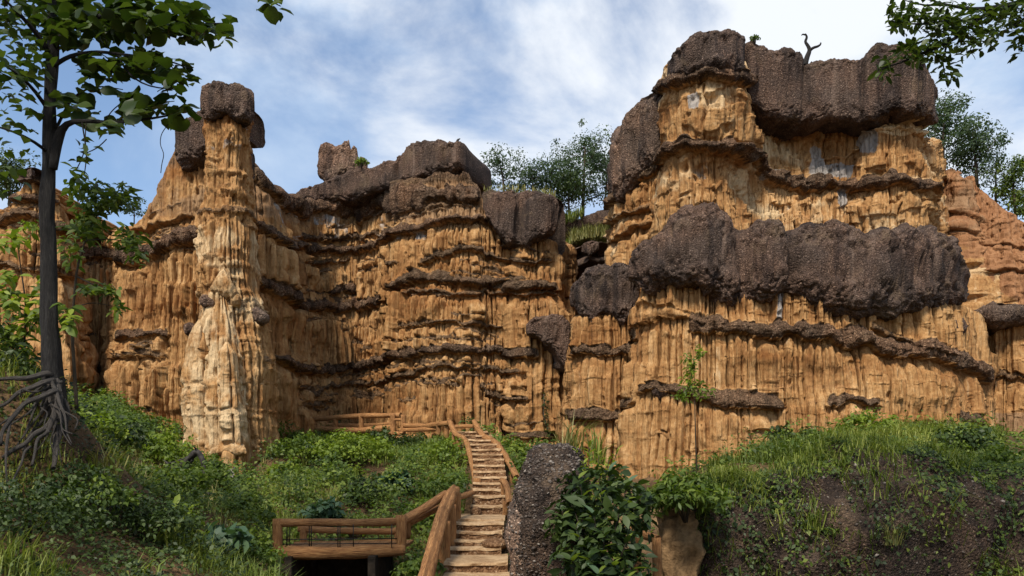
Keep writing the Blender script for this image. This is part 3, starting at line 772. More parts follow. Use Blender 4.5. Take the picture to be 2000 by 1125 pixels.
rock_b('caprock', [(1302, 32.8), (1318, 31.3), (1350, 30.7), (1400, 30.5), (1440, 30.9), (1456, 31.8), (1490, 31.9), (1560, 32.2), (1640, 32.2), (1690, 31.9), (1740, 31.4), (1790, 31.4), (1825, 32.3), (1838, 34.0)],
    [(1302, 150), (1310, 115), (1325, 100), (1350, 77), (1385, 63), (1420, 54), (1450, 64), (1482, 86), (1500, 90), (1530, 93), (1562, 104), (1575, 119), (1600, 115), (1650, 111), (1680, 113), (1690, 96), (1712, 84), (1750, 81), (1790, 92), (1815, 120), (1830, 165), (1838, 195)],
    [(1302, 165), (1320, 150), (1350, 138), (1400, 128), (1440, 136), (1456, 180), (1470, 198), (1500, 220), (1560, 236), (1620, 227), (1680, 236), (1740, 212), (1790, 218), (1838, 240)],
    depth=2.4, nu=320, nt=110, seed=53, rnd=0.3, power=9.0, amp=0.55, jag=4.5, lobes=[(1458, 0.35, 4), (1572, 0.16, 4), (1686, 0.14, 4)])
rock_b('caprock', [(1203, 38.5), (1188, 36.5), (1194, 35.2), (1225, 34.4), (1270, 33.8), (1310, 33.5), (1326, 33.8)],
    [(1186, 292), (1194, 262), (1205, 236), (1216, 216), (1240, 195), (1262, 190), (1290, 178), (1326, 160)],
    [(1186, 392), (1196, 396), (1215, 374), (1240, 342), (1270, 322), (1300, 300), (1326, 284)], depth=2.0, nu=170, nt=120, seed=55, rnd=0.4, power=5, amp=0.6, mat='cap_brown', lobes=[(1243, 0.2, 6)])
rock_b('caprock', [(1119, 36.5), (1126, 34.2), (1150, 33.1), (1200, 32.6), (1240, 32.6), (1254, 33.2)],
    [(1119, 570), (1126, 535), (1140, 522), (1180, 514), (1230, 510), (1254, 520)],
    [(1119, 600), (1130, 625), (1150, 632), (1175, 612), (1200, 622), (1225, 632), (1254, 640)], depth=2.2, nu=140, nt=110, seed=57, rnd=0.4, power=4.5, amp=0.7, lobes=[(1190, 0.25, 9)])
rock_b('caprock', [(1852, 32.0), (1875, 32.0), (1898, 32.4)], [(1853, 618), (1870, 610), (1888, 616), (1897, 630)], [(1853, 650), (1875, 664), (1897, 652)], depth=1.6, nu=50, nt=60, seed=59, rnd=0.4, power=2.8, amp=0.4)
rock_b('caprock', [(1262, 30.6), (1290, 30.3), (1330, 30.5)], [(1262, 757), (1280, 742), (1310, 744), (1330, 758)], [(1262, 775), (1285, 788), (1330, 780)], depth=1.6, nu=50, nt=60, seed=61, rnd=0.35, power=2.6, amp=0.35)
rock_b('caprock', [(1884, 36), (1905, 34.8), (1950, 34.2), (2010, 34), (2100, 33.6)], [(1884, 610), (1900, 594), (1930, 584), (1980, 588), (2100, 592)], [(1884, 632), (1930, 640), (2000, 632), (2100, 640)], depth=4.0, nu=140, nt=70, seed=63, rnd=0.5, power=2.8, amp=0.5, mat='cap_brown')

# the broken red slope climbing away behind it
def S_kinds(A, px, py, s, z, led):
    n = fbm2(s / 1.5, z / 1.2, 3, 85)
    line = ip(px, [(1800, 330), (1850, 380), (1900, 450), (2000, 560)])
    A['red'] = np.clip((1 - sstep(40, 110, py - line + 40 * n)), 0, 1)
    A['brown'] = np.clip(0.5 * (px < 1890) * (py < 470) + 0.3 * n, 0, 1)
    A['pale'] = np.clip(0.35 * (py > 470) + 0.3 * n, 0, 1)
    A['dark'] *= 0.4
slope = wall('broken_slope', [(1780, 41), (1830, 40), (1870, 37.6), (1910, 37.6), (1960, 37.0), (2030, 36.6), (2140, 36)],
    [(1780, 330), (1830, 335), (1870, 336), (1895, 345), (1930, 385), (1965, 405), (2000, 428), (2140, 520)],
    [(1780, 640), (2140, 640)],
    [L([(1820, 400), (1860, 440), (1890, 470)], 20, 0.5, 0.3), L([(1880, 500), (1940, 480), (2000, 500)], 14, 0.4, 0.2), L([(1880, 545), (1960, 540), (2060, 560)], 12, 0.4, 0.2), L([(1850, 380), (1880, 425), (1905, 455)], 12, 0.6, 0.2)],
    200, 160, 501, batter=2.2, back=6.0, flute=0.45, rough=3.2, plates=lambda a, b: 0.45 + 0 * a, kinds=S_kinds, micro=0.1, width=0.6, parent=cliff_b)
# ------------------------------------------------------------------ ground
CTRL = []
def cw(x, y, z): CTRL.append((x, y, z))
def cp(px, py, d): CTRL.append((xof(px, d), d, zof(py, d)))
for q in [(0, 0, 0), (-5, 1, 0.4), (5, 1, 0.4), (0, -8, 0.2), (-10, -6, 0.8), (10, -6, 0.8), (0, 6, -0.3), (0, 11, -0.6), (3, 10, -0.5), (-3, 9, -0.2), (7, 8, 0.0), (12, 10, 0.6)]: cw(*q)
for q in [(930, 1130, 15.5), (850, 1115, 16.0), (858, 1088, 18.0), (895, 1020, 20.5), (905, 995, 22), (905, 965, 24), (900, 925, 26.5), (880, 885, 30), (870, 855, 33), (1000, 960, 24), (1015, 925, 27), (1010, 905, 30),
          (600, 1250, 16.2), (680, 1255, 16.4), (600, 1240, 17.8), (690, 1240, 17.8), (770, 1150, 16.8), (640, 1110, 19.4), (720, 1105, 19.6), (640, 1260, 14.5), (500, 1090, 16), (570, 1030, 20.0), (650, 1000, 22), (750, 995, 22.5), (840, 985, 22.5), (560, 950, 25), (660, 940, 26), (760, 930, 27), (850, 915, 28), (540, 895, 29), (620, 885, 31), (700, 880, 32), (790, 885, 32.5), (840, 872, 33), (570, 860, 35), (640, 852, 38), (700, 864, 37), (800, 864, 36),
          (560, 836, 40), (650, 828, 42), (760, 835, 42), (860, 852, 39), (960, 890, 37), (1060, 900, 37), (1100, 905, 40),
          (60, 745, 12.2), (120, 775, 12.5), (0, 745, 11.9), (-150, 730, 11.8), (60, 740, 13.0), (150, 800, 13.5), (-320, 720, 12), (60, 960, 11.1), (0, 990, 10.4), (130, 930, 11.6), (100, 1090, 9.5), (0, 1150, 8.5), (200, 1120, 10), (185, 935, 12.6), (250, 985, 13.5), (300, 965, 16), (400, 1110, 12), (390, 1000, 16.5), (470, 1000, 21), (420, 1010, 19.5), (510, 1040, 17), (520, 1120, 14),
          (150, 785, 24), (60, 760, 22), (200, 805, 25), (300, 872, 26), (350, 905, 26.5), (250, 862, 21.5), (160, 845, 18.5), (100, 800, 35), (200, 800, 34), (250, 815, 33.5), (330, 875, 32), (420, 965, 27.6), (500, 955, 27.6), (440, 985, 25.5), (485, 985, 25.5), (400, 975, 25), (530, 905, 31),
          (1330, 930, 24), (1450, 905, 24), (1600, 868, 26), (1750, 858, 26), (1850, 870, 26), (1980, 905, 24), (2150, 900, 24), (1500, 945, 21), (1500, 1200, 15.0), (1700, 885, 21), (1700, 1100, 17.0), (1700, 1260, 14.5), (1900, 920, 20), (1900, 1240, 14), (2050, 1000, 17), (2100, 1250, 12.5), (1400, 1000, 19), (1400, 1230, 15), (1300, 1130, 16), (1230, 1110, 18), (1200, 1040, 24), (1150, 1000, 27), (1240, 1020, 27),
          (1140, 920, 34), (1300, 910, 31.5), (1500, 885, 31), (1700, 850, 31), (1880, 850, 33), (2000, 885, 34), (2150, 890, 34)]: cp(*q)
for q in [(-40, 10, 2.0), (-45, 40, 5), (40, 12, 2), (45, 40, 4), (0, 55, 4.5), (-30, 60, 5), (30, 60, 5), (-30, -10, 1), (30, -10, 1)]: cw(*q)
CT = np.array(CTRL)
def tps_k(r2):
    return r2 * np.log(np.maximum(r2, 1e-9)) * 0.5
_d2 = ((CT[:, None, :2] - CT[None, :, :2]) ** 2).sum(-1)
_n = len(CT)
_A = np.zeros((_n + 3, _n + 3))
_A[:_n, :_n] = tps_k(_d2) + np.eye(_n) * 0.25
_A[:_n, _n] = 1; _A[:_n, _n + 1:] = CT[:, :2]; _A[_n, :_n] = 1; _A[_n + 1:, :_n] = CT[:, :2].T
_w = np.linalg.solve(_A, np.concatenate([CT[:, 2], np.zeros(3)]))
GS = 0.36
_gx = np.arange(-48, 48.01, GS); _gy = np.arange(-14, 62.01, GS)
def tps(x, y):
    x = np.asarray(x, float).ravel(); y = np.asarray(y, float).ravel()
    out = np.empty(len(x))
    for i in range(0, len(x), 20000):
        a, b = x[i:i + 20000], y[i:i + 20000]
        r2 = (a[:, None] - CT[None, :, 0]) ** 2 + (b[:, None] - CT[None, :, 1]) ** 2
        out[i:i + 20000] = tps_k(r2) @ _w[:_n] + _w[_n] + a * _w[_n + 1] + b * _w[_n + 2]
    return out
GX, GY = np.meshgrid(_gx, _gy, indexing='ij')
GZ = tps(GX, GY).reshape(GX.shape)
GZ = np.clip(GZ, -2.2, 6.5)
GZ += 0.09 * fbm2(GX / 1.1, GY / 1.1, 4, 601) + 0.03 * fbm2(GX / 0.3, GY / 0.3, 2, 603)
# the stair is cut into the bank
_sd = np.array([13.0, 14.6, 16.5, 18.1, 19.1, 19.6, 21.8, 23.5, 25.3, 27.3, 29.0, 31.0, 33.4]); _sx = np.array([xof(a_, d_) for a_, d_ in ((929, 13), (929, 14.6), (929, 16.5), (926, 18.1), (935, 19.1), (938, 19.6), (955, 21.8), (957, 23.5), (955, 25.3), (950, 27.3), (941, 29), (922, 31), (915, 33.4))])
_szz = np.array([-0.9, -0.5, -0.28, -0.07, 0.42, 0.6, 0.67, 1.35, 1.88, 2.46, 2.84, 3.25, 3.45])
_near = np.clip(1 - (np.abs(GX - np.interp(GY, _sd, _sx)) - 0.85) / 0.7, 0, 1) * (GY > 12.5) * (GY < 33.4)
GZ = GZ * (1 - _near) + np.minimum(GZ, np.interp(GY, _sd, _szz) - 0.22) * _near
_pxg = GX / np.maximum(GY, 1) * F + 1000
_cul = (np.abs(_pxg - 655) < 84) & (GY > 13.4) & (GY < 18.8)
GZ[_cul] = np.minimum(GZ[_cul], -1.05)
def ground_z(x, y):
    x = np.asarray(x, float); y = np.asarray(y, float)
    fx = np.clip((x - _gx[0]) / GS, 0, len(_gx) - 1.001); fy = np.clip((y - _gy[0]) / GS, 0, len(_gy) - 1.001)
    i = fx.astype(int); j = fy.astype(int); u = fx - i; v = fy - j
    return (GZ[i, j] * (1 - u) + GZ[i + 1, j] * u) * (1 - v) + (GZ[i, j + 1] * (1 - u) + GZ[i + 1, j + 1] * u) * v
def gz(x, y): return float(ground_z(np.array([x]), np.array([y]))[0])

t = Nt('earth')
p = t.pos()
big = t.noise(p, 0.7, 5, 0.6); fine = t.noise(p, 9.0, 6, 0.7)
col = t.ramp(big, [(0.34, (0.070, 0.042, 0.022)), (0.52, (0.150, 0.090, 0.045)), (0.70, (0.300, 0.185, 0.090))])
col = t.mix(t.rng(fine, 0.45, 0.65, 0, 0.6), col, (0.050, 0.036, 0.022))
v = t.node('ShaderNodeTexVoronoi', {'Vector': p, 'Scale': 14.0})
nb = t.bump(t.math('ADD', fine, t.math('MULTIPLY', v.outputs['Distance'], -0.7)), 0.9, 0.08)
t.bsdf(col, 0.95, nb, 0.1)
M['earth'] = t.m

t = Nt('ochre_earth')
p = t.pos()
v1 = t.noise(t.pos((5, 5, 0.5)), 1.0, 5, 0.6); f1 = t.noise(p, 12, 5, 0.7)
col = t.ramp(t.math('ADD', t.math('MULTIPLY', v1, 0.55), t.math('MULTIPLY', f1, 0.45)), [(0.35, (0.085, 0.050, 0.024)), (0.65, (0.30, 0.185, 0.090))])
t.bsdf(col, 0.95, t.bump(f1, 0.9, 0.05), 0.1)
M['bank'] = t.m
far = np.array([-900, -500, -260, -140, -90, -65])
ax = np.concatenate([far, _gx, -far[::-1]]); ay = np.concatenate([far - 14 + 48, _gy, 62 + np.array([10, 30, 80, 200, 500, 1200])])
FX, FY = np.meshgrid(ax, ay, indexing='ij')
FZ = ground_z(FX, FY)
out = np.maximum(np.maximum(np.abs(FX) - 48, FY - 62), np.maximum(-14 - FY, 0))
FZ = FZ * (1 - sstep(0, 60, out)) + 0.5 * sstep(0, 60, out)
ground = obj('ground', mesh_np('ground', np.stack([FX, FY, FZ], -1), grid_faces(len(ax), len(ay))), M['earth'])
tag(ground, 'bare brown earth bank sloping up to the foot of the cliffs', 'ground', kind='structure')

# ------------------------------------------------------------------ tubes and logs
def tube(path, radii, sides=10, seed=0, rough=0.0, step=None, closed_ends=True, bark=0.0):
    pts = np.array([tuple(q) for q in path], float); rad = np.array(radii, float)
    if rad.ndim == 0: rad = np.full(len(pts), float(rad))
    sl = np.concatenate([[0], np.cumsum(np.linalg.norm(np.diff(pts, axis=0), axis=1))])
    if step:
        n = max(3, int(sl[-1] / step) + 1)
        # smooth the corners a little
        q = np.linspace(0, sl[-1], n)
        pts = np.stack([np.interp(q, sl, pts[:, k]) for k in range(3)], 1); rad = np.interp(q, sl, rad)
        if n > 6:
            for _ in range(2):
                pts[1:-1] = 0.25 * pts[:-2] + 0.5 * pts[1:-1] + 0.25 * pts[2:]
        sl = q
    n = len(pts)
    tg = np.gradient(pts, axis=0); tg /= np.maximum(np.linalg.norm(tg, axis=1)[:, None], 1e-9)
    ref = np.array([0, 0, 1.0]) if abs(tg[0, 2]) < 0.8 else np.array([0, 1.0, 0])
    u = np.empty((n, 3)); w = ref - tg[0] * (ref @ tg[0]); w /= np.linalg.norm(w)
    for i in range(n):
        w = w - tg[i] * (w @ tg[i]); w /= max(np.linalg.norm(w), 1e-9); u[i] = w
    v = np.cross(tg, u)
    th = np.linspace(0, 2 * math.pi, sides, endpoint=False)
    C, Sn = np.cos(th), np.sin(th)
    rr = np.repeat(rad[:, None], sides, 1)
    if rough:
        nz = vnoise3(C[None, :] * 1.6 + 0 * rr, Sn[None, :] * 1.6 + 0 * rr, sl[:, None] * 2.2 + 0 * rr + seed, seed)
        rr = rr * (1 + rough * nz)
    if bark:
        bk = vnoise3(C[None, :] * 3.2 + 0 * rr, Sn[None, :] * 3.2 + 0 * rr, sl[:, None] * 1.8 + 0 * rr + seed, seed + 7)
        rr = rr * (1 + bark * bk)
    vv = pts[:, None, :] + rr[..., None] * (C[None, :, None] * u[:, None, :] + Sn[None, :, None] * v[:, None, :])
    vv = vv.reshape(-1, 3); tu = np.repeat(sl, sides); tv = np.tile(th / (2 * math.pi), n)
    if closed_ends:
        for (i, sgn) in ((0, -1), (n - 1, 1)):
            ring = pts[i] + (vv[i * sides:(i + 1) * sides] - pts[i]) * 0.02
            vv = np.vstack([ring, vv]) if i == 0 else np.vstack([vv, ring])
            if i == 0:
                tu = np.concatenate([np.full(sides, sl[0]), tu])
                pts2 = pts
                vv_off = sides
            else:
                tu = np.concatenate([tu, np.full(sides, sl[-1])])
            tv = np.concatenate([tv, th / (2 * math.pi)])
            if i == 0:
                # indices moved: make later slices right
                n_eff = n + 1
                vv0 = vv
                pts = np.vstack([pts[:1], pts]); n = n_eff
        n = n + 1
    f = grid_faces(n, sides, False, True)
    return vv, f, {'tu': tu, 'tv': tv}

def join_tubes(parts):
    V, Fc, o = [], [], 0; A = {}
    for (v_, f_, a_) in parts:
        V.append(v_); Fc.append(f_ + o); o += len(v_)
        for k, x in a_.items(): A.setdefault(k, []).append(x)
    return np.vstack(V), np.vstack(Fc), {k: np.concatenate(x) for k, x in A.items()}

def mat_log(name, c0, c1, c2, sc=2.6):
    t = Nt(name)
    p = t.pos()
    vec = t.node('ShaderNodeCombineXYZ', {'X': t.math('MULTIPLY', t.attr('tu'), 1.6), 'Y': t.math('MULTIPLY', t.math('SINE', t.math('MULTIPLY', t.attr('tv'), 6.2832)), 3.0), 'Z': t.math('MULTIPLY', t.math('COSINE', t.math('MULTIPLY', t.attr('tv'), 6.2832)), 3.0)}).outputs[0]
    gr = t.noise(vec, sc, 6, 0.68, 0.5)
    big = t.noise(p, 1.7, 4, 0.6)
    col = t.ramp(gr, [(0.34, c0), (0.5, c1), (0.68, c2)])
    col = t.mix(t.rng(big, 0.5, 0.7, 0, 0.55), col, t.mix(1.0, col, (0.5, 0.47, 0.45), 'MULTIPLY'))
    nb = t.bump(gr, 1.0, 0.05)
    nb = t.bump(t.noise(p, 30, 4, 0.7), 0.4, 0.01, nb)
    t.bsdf(col, 0.75, nb, 0.25)
    return t.m
M['log'] = mat_log('painted_log', (0.11, 0.042, 0.016), (0.36, 0.165, 0.058), (0.56, 0.31, 0.125))
M['bark'] = mat_log('dark_bark', (0.006, 0.005, 0.005), (0.019, 0.016, 0.014), (0.070, 0.062, 0.054), 5.5)
M['root'] = mat_log('grey_root', (0.028, 0.022, 0.018), (0.085, 0.072, 0.060), (0.19, 0.165, 0.14))
M['twig'] = mat_log('brown_twig', (0.03, 0.022, 0.014), (0.075, 0.055, 0.035), (0.14, 0.11, 0.075))
t = Nt('black_wire'); t.bsdf((0.012, 0.011, 0.010), 0.6, None, 0.4); M['wire'] = t.m

def put(name, vfa, mat, parent=None, org=None):
    v_, f_, a_ = vfa
    if org is not None: v_ = v_ - np.array(org)
    return obj(name, mesh_np(name, v_, f_, True, a_), M[mat], parent)

def log(name, path, r, parent, org, seed=0, sides=14, step=0.10):
    return put(name, tube(path, r, sides, seed, 0.10, step, True, 0.15), 'log', parent, org)

def wpath(pp): return [P(*q) for q in pp]

# ------------------------------------------------------------------ stairs
t = Nt('pebbled_concrete')
p = t.pos()
v = t.node('ShaderNodeTexVoronoi', {'Vector': p, 'Scale': 22.0})
sep = t.node('ShaderNodeSeparateColor', {'Color': v.outputs['Color']})
fine = t.noise(p, 14, 5, 0.7); big = t.noise(p, 2.0, 4, 0.6)
riser = t.ramp(sep.outputs[0], [(0.0, (0.105, 0.052, 0.024)), (0.55, (0.180, 0.094, 0.044)), (0.9, (0.26, 0.150, 0.078)), (1.0, (0.38, 0.26, 0.16))])
h = t.math('ADD', t.math('MULTIPLY', v.outputs['Distance'], -1.0), fine)
t.bsdf(riser, 0.9, t.bump(h, 0.8, 0.05), 0.15)
M['step'] = t.m
t = Nt('worn_tread')
p = t.pos()
fine = t.noise(p, 14, 5, 0.7); big = t.noise(p, 2.0, 4, 0.6)
tread = t.ramp(t.math('ADD', t.math('MULTIPLY', fine, 0.5), t.math('MULTIPLY', big, 0.5)), [(0.38, (0.20, 0.115, 0.058)), (0.50, (0.38, 0.245, 0.130)), (0.66, (0.54, 0.385, 0.225))])
t.bsdf(tread, 0.9, t.bump(fine, 0.7, 0.03), 0.15)
M['tread'] = t.m
STEPS = [(13.8, -0.70, 929, 1.34), (14.6, -0.48, 929, 1.34), (15.5, -0.27, 929, 1.34), (16.5, -0.066, 929, 1.32), (18.1, 0.107, 926, 1.22), (18.5, 0.25, 928, 1.2), (18.8, 0.42, 931, 1.2), (19.1, 0.60, 935, 1.2), (19.6, 0.67, 938, 1.2), (21.8, 0.92, 955, 1.0), (22.3, 1.17, 957, 1.0), (22.9, 1.35, 957, 1.0), (23.5, 1.52, 957, 1.0), (24.1, 1.70, 957, 1.0), (24.7, 1.88, 956, 1.0), (25.3, 2.08, 955, 1.0), (25.9, 2.28, 954, 1.0), (26.6, 2.46, 952, 1.0), (27.3, 2.64, 950, 1.0), (28.1, 2.84, 946, 1.0), (29.0, 3.05, 941, 1.0), (30.0, 3.25, 934, 1.0), (31.0, 3.45, 922, 1.2)]
stair = empty('staircase', P(929, 1130, 15.5))
tag(stair, 'worn pebbled concrete staircase climbing between log handrails to the cliff foot', 'staircase')
def step_mesh(i):
    d, z, px, w = STEPS[i]
    d2 = STEPS[i + 1][0] + 0.22 if i + 1 < len(STEPS) else d + 2.4
    x0 = xof(px, d)
    nx, r_ = 26, 0.06
    prof = [(0.0, -0.75), (0.0, -0.30), (0.03, -0.16), (0.03, -0.075), (0.0, -0.06), (0.012, -0.015), (r_, 0.0), (r_ + 0.1, 0.0), ((d2 - d) * 0.6, 0.0), (d2 - d, 0.0), (d2 - d, -0.75)]
    xs = np.linspace(-w / 2, w / 2, nx)
    V = np.zeros((nx, len(prof), 3))
    for k, (dy, dz) in enumerate(prof):
        V[:, k, 0] = x0 + xs + (STEPS[i][2] * 0); V[:, k, 1] = d + dy; V[:, k, 2] = z + dz
    wn_ = fbm2(xs / 0.35, xs * 0 + i * 3.1, 3, 650)
    V[:, 1:7, 1] += (0.03 * fbm2(xs[:, None] / 0.2, np.arange(6)[None, :] * 0.9 + i * 7, 2, 652))
    V[:, 4:9, 2] += (0.018 * wn_ - 0.02 * (1 - (xs / (w / 2)) ** 2))[:, None]
    # end faces: extra columns collapsed inward
    a = V[:1].copy(); a[:, :, 2] = z - 0.75; a[:, :, 1] = np.clip(a[:, :, 1], d, d2)
    b = V[-1:].copy(); b[:, :, 2] = z - 0.75
    V = np.concatenate([a, V, b], 0)
    me = mesh_np('step', V.reshape(-1, 3) - np.array(stair.location), grid_faces(nx + 2, len(prof)), False)
    me.materials.append(M['step']); me.materials.append(M['tread'])
    jj = np.tile(np.arange(len(prof) - 1), nx + 1)
    me.polygons.foreach_set('material_index', ((jj >= 3) & (jj <= 8)).astype(np.int32))
    return me
for i in range(len(STEPS)):
    obj('step', step_mesh(i), None, stair)
# crumbling low kerb where the flight narrows
def lump(name, c, r, seed, amp, mat, nu=70, nv=46, power=2.6, parent=None, org=None, scale=1.2, flat=0.0):
    th = np.linspace(0, 2 * math.pi, nu, endpoint=False); ph = np.linspace(-math.pi / 2, math.pi / 2, nv)
    TH, PH = np.meshgrid(th, ph, indexing='ij')
    sg = lambda q, e: np.sign(q) * np.abs(q) ** e
    e = 2 / power
    dx = sg(np.cos(PH), e) * sg(np.cos(TH), e); dy = sg(np.cos(PH), e) * sg(np.sin(TH), e); dz = sg(np.sin(PH), e)
    Q = np.stack([dx * r[0], dy * r[1], dz * r[2]], -1) + np.array(c)
    nrm = np.stack([np.cos(PH) * np.cos(TH), np.cos(PH) * np.sin(TH), np.sin(PH)], -1)
    ds = amp * (fbm3(Q, scale, 3, seed) + 0.35 * fbm3(Q, scale * 4, 3, seed + 5, 0.6))
    ds *= np.clip(np.cos(PH) * 6, 0, 1) * 0.7 + 0.3
    Q = Q + nrm * ds[..., None]
    if org is not None: Q = Q - np.array(org)
    me = mesh_np(name, Q, grid_faces(nu, nv, True, False))
    return obj(name, me, M[mat], parent), Q, nrm
lump('kerb_stone', P(930, 1000, 21.7), (0.16, 0.22, 0.16), 655, 0.05, 'step', 30, 18, 2.6, stair, stair.location)
lump('kerb_stone', P(968, 1062, 18.6), (0.30, 0.55, 0.14), 657, 0.05, 'step', 40, 20, 2.3, stair, stair.location)

# ------------------------------------------------------------------ log railings
def railing(name, label, org, rails, posts, extra=()):
    e = empty(name, org)
    tag(e, label, 'railing', 'log railings and walkways along the stairs')
    k = 0
    for (pp, r_) in rails:
        log('rail', wpath(pp), r_, e, org, 700 + k + int(abs(org[0]) * 10)); k += 1
    for (px, y0, y1, d, r_) in posts:
        log('post', [P(px, y0, d), P(px + 1, (y0 + y1) / 2, d), P(px, y1, d)], r_, e, org, 740 + k + int(abs(org[0]) * 10)); k += 1
    return e
railing('log_railing', 'winding log handrail along the left edge of the upper stair flight', P(930, 985, 24),
    [([(878, 823, 31.6), (886, 840, 31.0), (893, 851, 30.5), (906, 856, 29.6), (914, 870, 28.6), (921, 898, 26.8), (927, 925, 25.2), (932, 948, 24.2)], 0.105)],
    [(931, 934, 990, 24.0, 0.115), (886, 838, 880, 31.0, 0.09), (895, 852, 885, 30.4, 0.085), (908, 858, 895, 29.4, 0.085)])
railing('log_railing', 'winding log handrail on the right of the upper stair flight', P(1000, 940, 25),
    [([(926, 823, 31.6), (936, 840, 30.8), (945, 853, 30.1), (962, 860, 29.2), (972, 868, 28.4), (985, 888, 27.2), (997, 908, 26.0), (1010, 934, 24.6)], 0.105)],
    [(934, 832, 872, 31.2, 0.085), (944, 852, 884, 30.2, 0.085), (964, 860, 892, 29.0, 0.085), (979, 878, 912, 27.8, 0.085), (1000, 912, 948, 25.8, 0.09)])
railing('log_railing', 'short bent log post and rail beside the boulder at mid stair', P(982, 1005, 22.2),
    [([(980, 938, 22.6), (986, 940, 22.3), (992, 958, 21.6), (994, 985, 20.8)], 0.08)],
    [(982, 936, 1006, 22.5, 0.07), (986, 978, 1012, 21.4, 0.07)])
railing('log_railing', 'thick cracked log handrail beside the lowest steps', P(868, 1100, 17.2),
    [([(887, 958, 19.7), (879, 972, 19.0), (862, 1010, 17.6), (852, 1050, 16.2), (843, 1085, 15.2), (834, 1115, 14.4), (826, 1145, 13.8)], 0.145)],
    [(889, 962, 1045, 19.7, 0.13), (879, 985, 1075, 18.6, 0.13), (868, 1018, 1105, 17.4, 0.13)])
railing('log_railing', 'pair of sloping logs joining the footbridge to the stair rail', P(800, 1040, 17.5),
    [([(786, 1018, 17.3), (830, 992, 18.2), (872, 964, 19.4)], 0.10), ([(788, 1030, 17.6), (830, 1006, 18.5), (870, 985, 19.6)], 0.075), ([(892, 974, 19.9), (912, 966, 21.6), (928, 961, 23.6)], 0.075)],
    [(793, 1012, 1052, 17.7, 0.10)])
br = railing('log_footbridge', 'low log footbridge with black wire infill over a dark ditch', P(660, 1085, 17.4),
    [([(536, 1021, 16.9), (620, 1020, 17.0), (700, 1021, 17.1), (788, 1018, 17.3)], 0.085), ([(545, 1079, 16.9), (660, 1080, 17.0), (792, 1074, 17.2)], 0.135), ([(582, 1033, 18.6), (680, 1037, 18.7), (778, 1038, 18.8)], 0.075), ([(575, 1066, 18.6), (780, 1062, 18.8)], 0.10)],
    [(541, 1013, 1085, 16.9, 0.10), (783, 1006, 1072, 17.25, 0.115), (592, 1030, 1070, 18.6, 0.08), (776, 1030, 1066, 18.8, 0.08)])
br['category'] = 'footbridge'
bo = br.location
wires = [[(px, 1024, 17.0), (px, 1070, 17.0)] for px in (560, 566, 604, 608, 660, 664, 690, 765)] + [[(545, 1054, 17.0), (780, 1052, 17.2)], [(545, 1063, 17.0), (780, 1061, 17.2)]]
for w_ in wires:
    put('wire', tube(wpath(w_), 0.011, 5), 'wire', br, bo)
# walls added to darken the void under it, their near-black earth painting its shade
t = Nt('ditch_shade_earth'); n_ = t.noise(t.pos(), 5, 5, 0.65)
t.bsdf(t.ramp(n_, [(0.35, (0.012, 0.010, 0.008)), (0.65, (0.045, 0.034, 0.024))]), 0.95, t.bump(n_, 0.9, 0.06), 0.1); M['ditch_shade'] = t.m
cq = np.array([[0, 1, 3, 2], [4, 6, 7, 5], [0, 4, 5, 1], [2, 3, 7, 6], [0, 2, 6, 4], [1, 5, 7, 3]])
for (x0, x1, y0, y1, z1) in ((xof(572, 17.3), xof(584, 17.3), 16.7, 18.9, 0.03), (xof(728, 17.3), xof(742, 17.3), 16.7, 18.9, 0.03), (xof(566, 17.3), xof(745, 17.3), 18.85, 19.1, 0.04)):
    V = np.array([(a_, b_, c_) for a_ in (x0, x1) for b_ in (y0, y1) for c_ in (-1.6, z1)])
    obj('ditch_shade_wall', mesh_np('ditch_shade_wall', V - np.array(bo), cq, False), M['ditch_shade'], br)
# the deck boards
dk0, dk1 = P(545, 1076, 16.95), P(790, 1072, 17.25)
for k in range(11):
    a = dk0.lerp(dk1, (k + 0.5) / 11.0)
    w2 = (dk1.x - dk0.x) / 22 - 0.012
    zt_ = a.z + 0.06
    V = [(a.x + sx * w2, a.y + (0.05 if sy < 0 else 1.75), zt_ + (0.0 if sz > 0 else -0.06)) for sx in (-1, 1) for sy in (-1, 1) for sz in (-1, 1)]
    fq = np.array([[0, 1, 3, 2], [4, 6, 7, 5], [0, 4, 5, 1], [2, 3, 7, 6], [0, 2, 6, 4], [1, 5, 7, 3]])
    me = mesh_np('deck_board', np.array(V) - np.array(bo), fq, False, {'tu': np.arange(8) * 0.3 + k, 'tv': np.arange(8) * 0.1})
    obj('deck_board', me, M['log'], br)
up_ = railing('log_walkway', 'log railed walkway running along the foot of the cliff bay', P(765, 880, 35.6),
    [([(580, 821, 38.4), (655, 816, 37.6), (705, 812, 36.9), (783, 811, 35.7)], 0.115), ([(612, 837, 38.0), (660, 840, 37.4), (705, 841, 36.8), (768, 836, 35.8)], 0.15), ([(630, 830, 39.4), (700, 832, 38.6), (768, 828, 37.6)], 0.11), ([(768, 820, 35.7), (788, 820, 35.5)], 0.06),
     ([(788, 831, 35.4), (830, 832, 34.2), (856, 829, 33.2), (880, 826, 32.4)], 0.105), ([(788, 840, 35.4), (855, 838, 33.4)], 0.095), ([(764, 858, 35.5), (800, 857, 34.6), (848, 853, 33.6)], 0.16), ([(768, 846, 35.6), (788, 848, 35.2)], 0.09), ([(888, 833, 32.6), (926, 832, 32.0)], 0.075)],
    [(655, 816, 848, 37.6, 0.11), (705, 812, 846, 36.9, 0.11), (767, 808, 850, 35.7, 0.11), (787, 810, 862, 35.4, 0.115), (763, 842, 900, 35.5, 0.12), (856, 828, 852, 33.2, 0.10), (582, 820, 842, 38.4, 0.09), (872, 826, 866, 32.8, 0.09)])
up_['category'] = 'walkway'
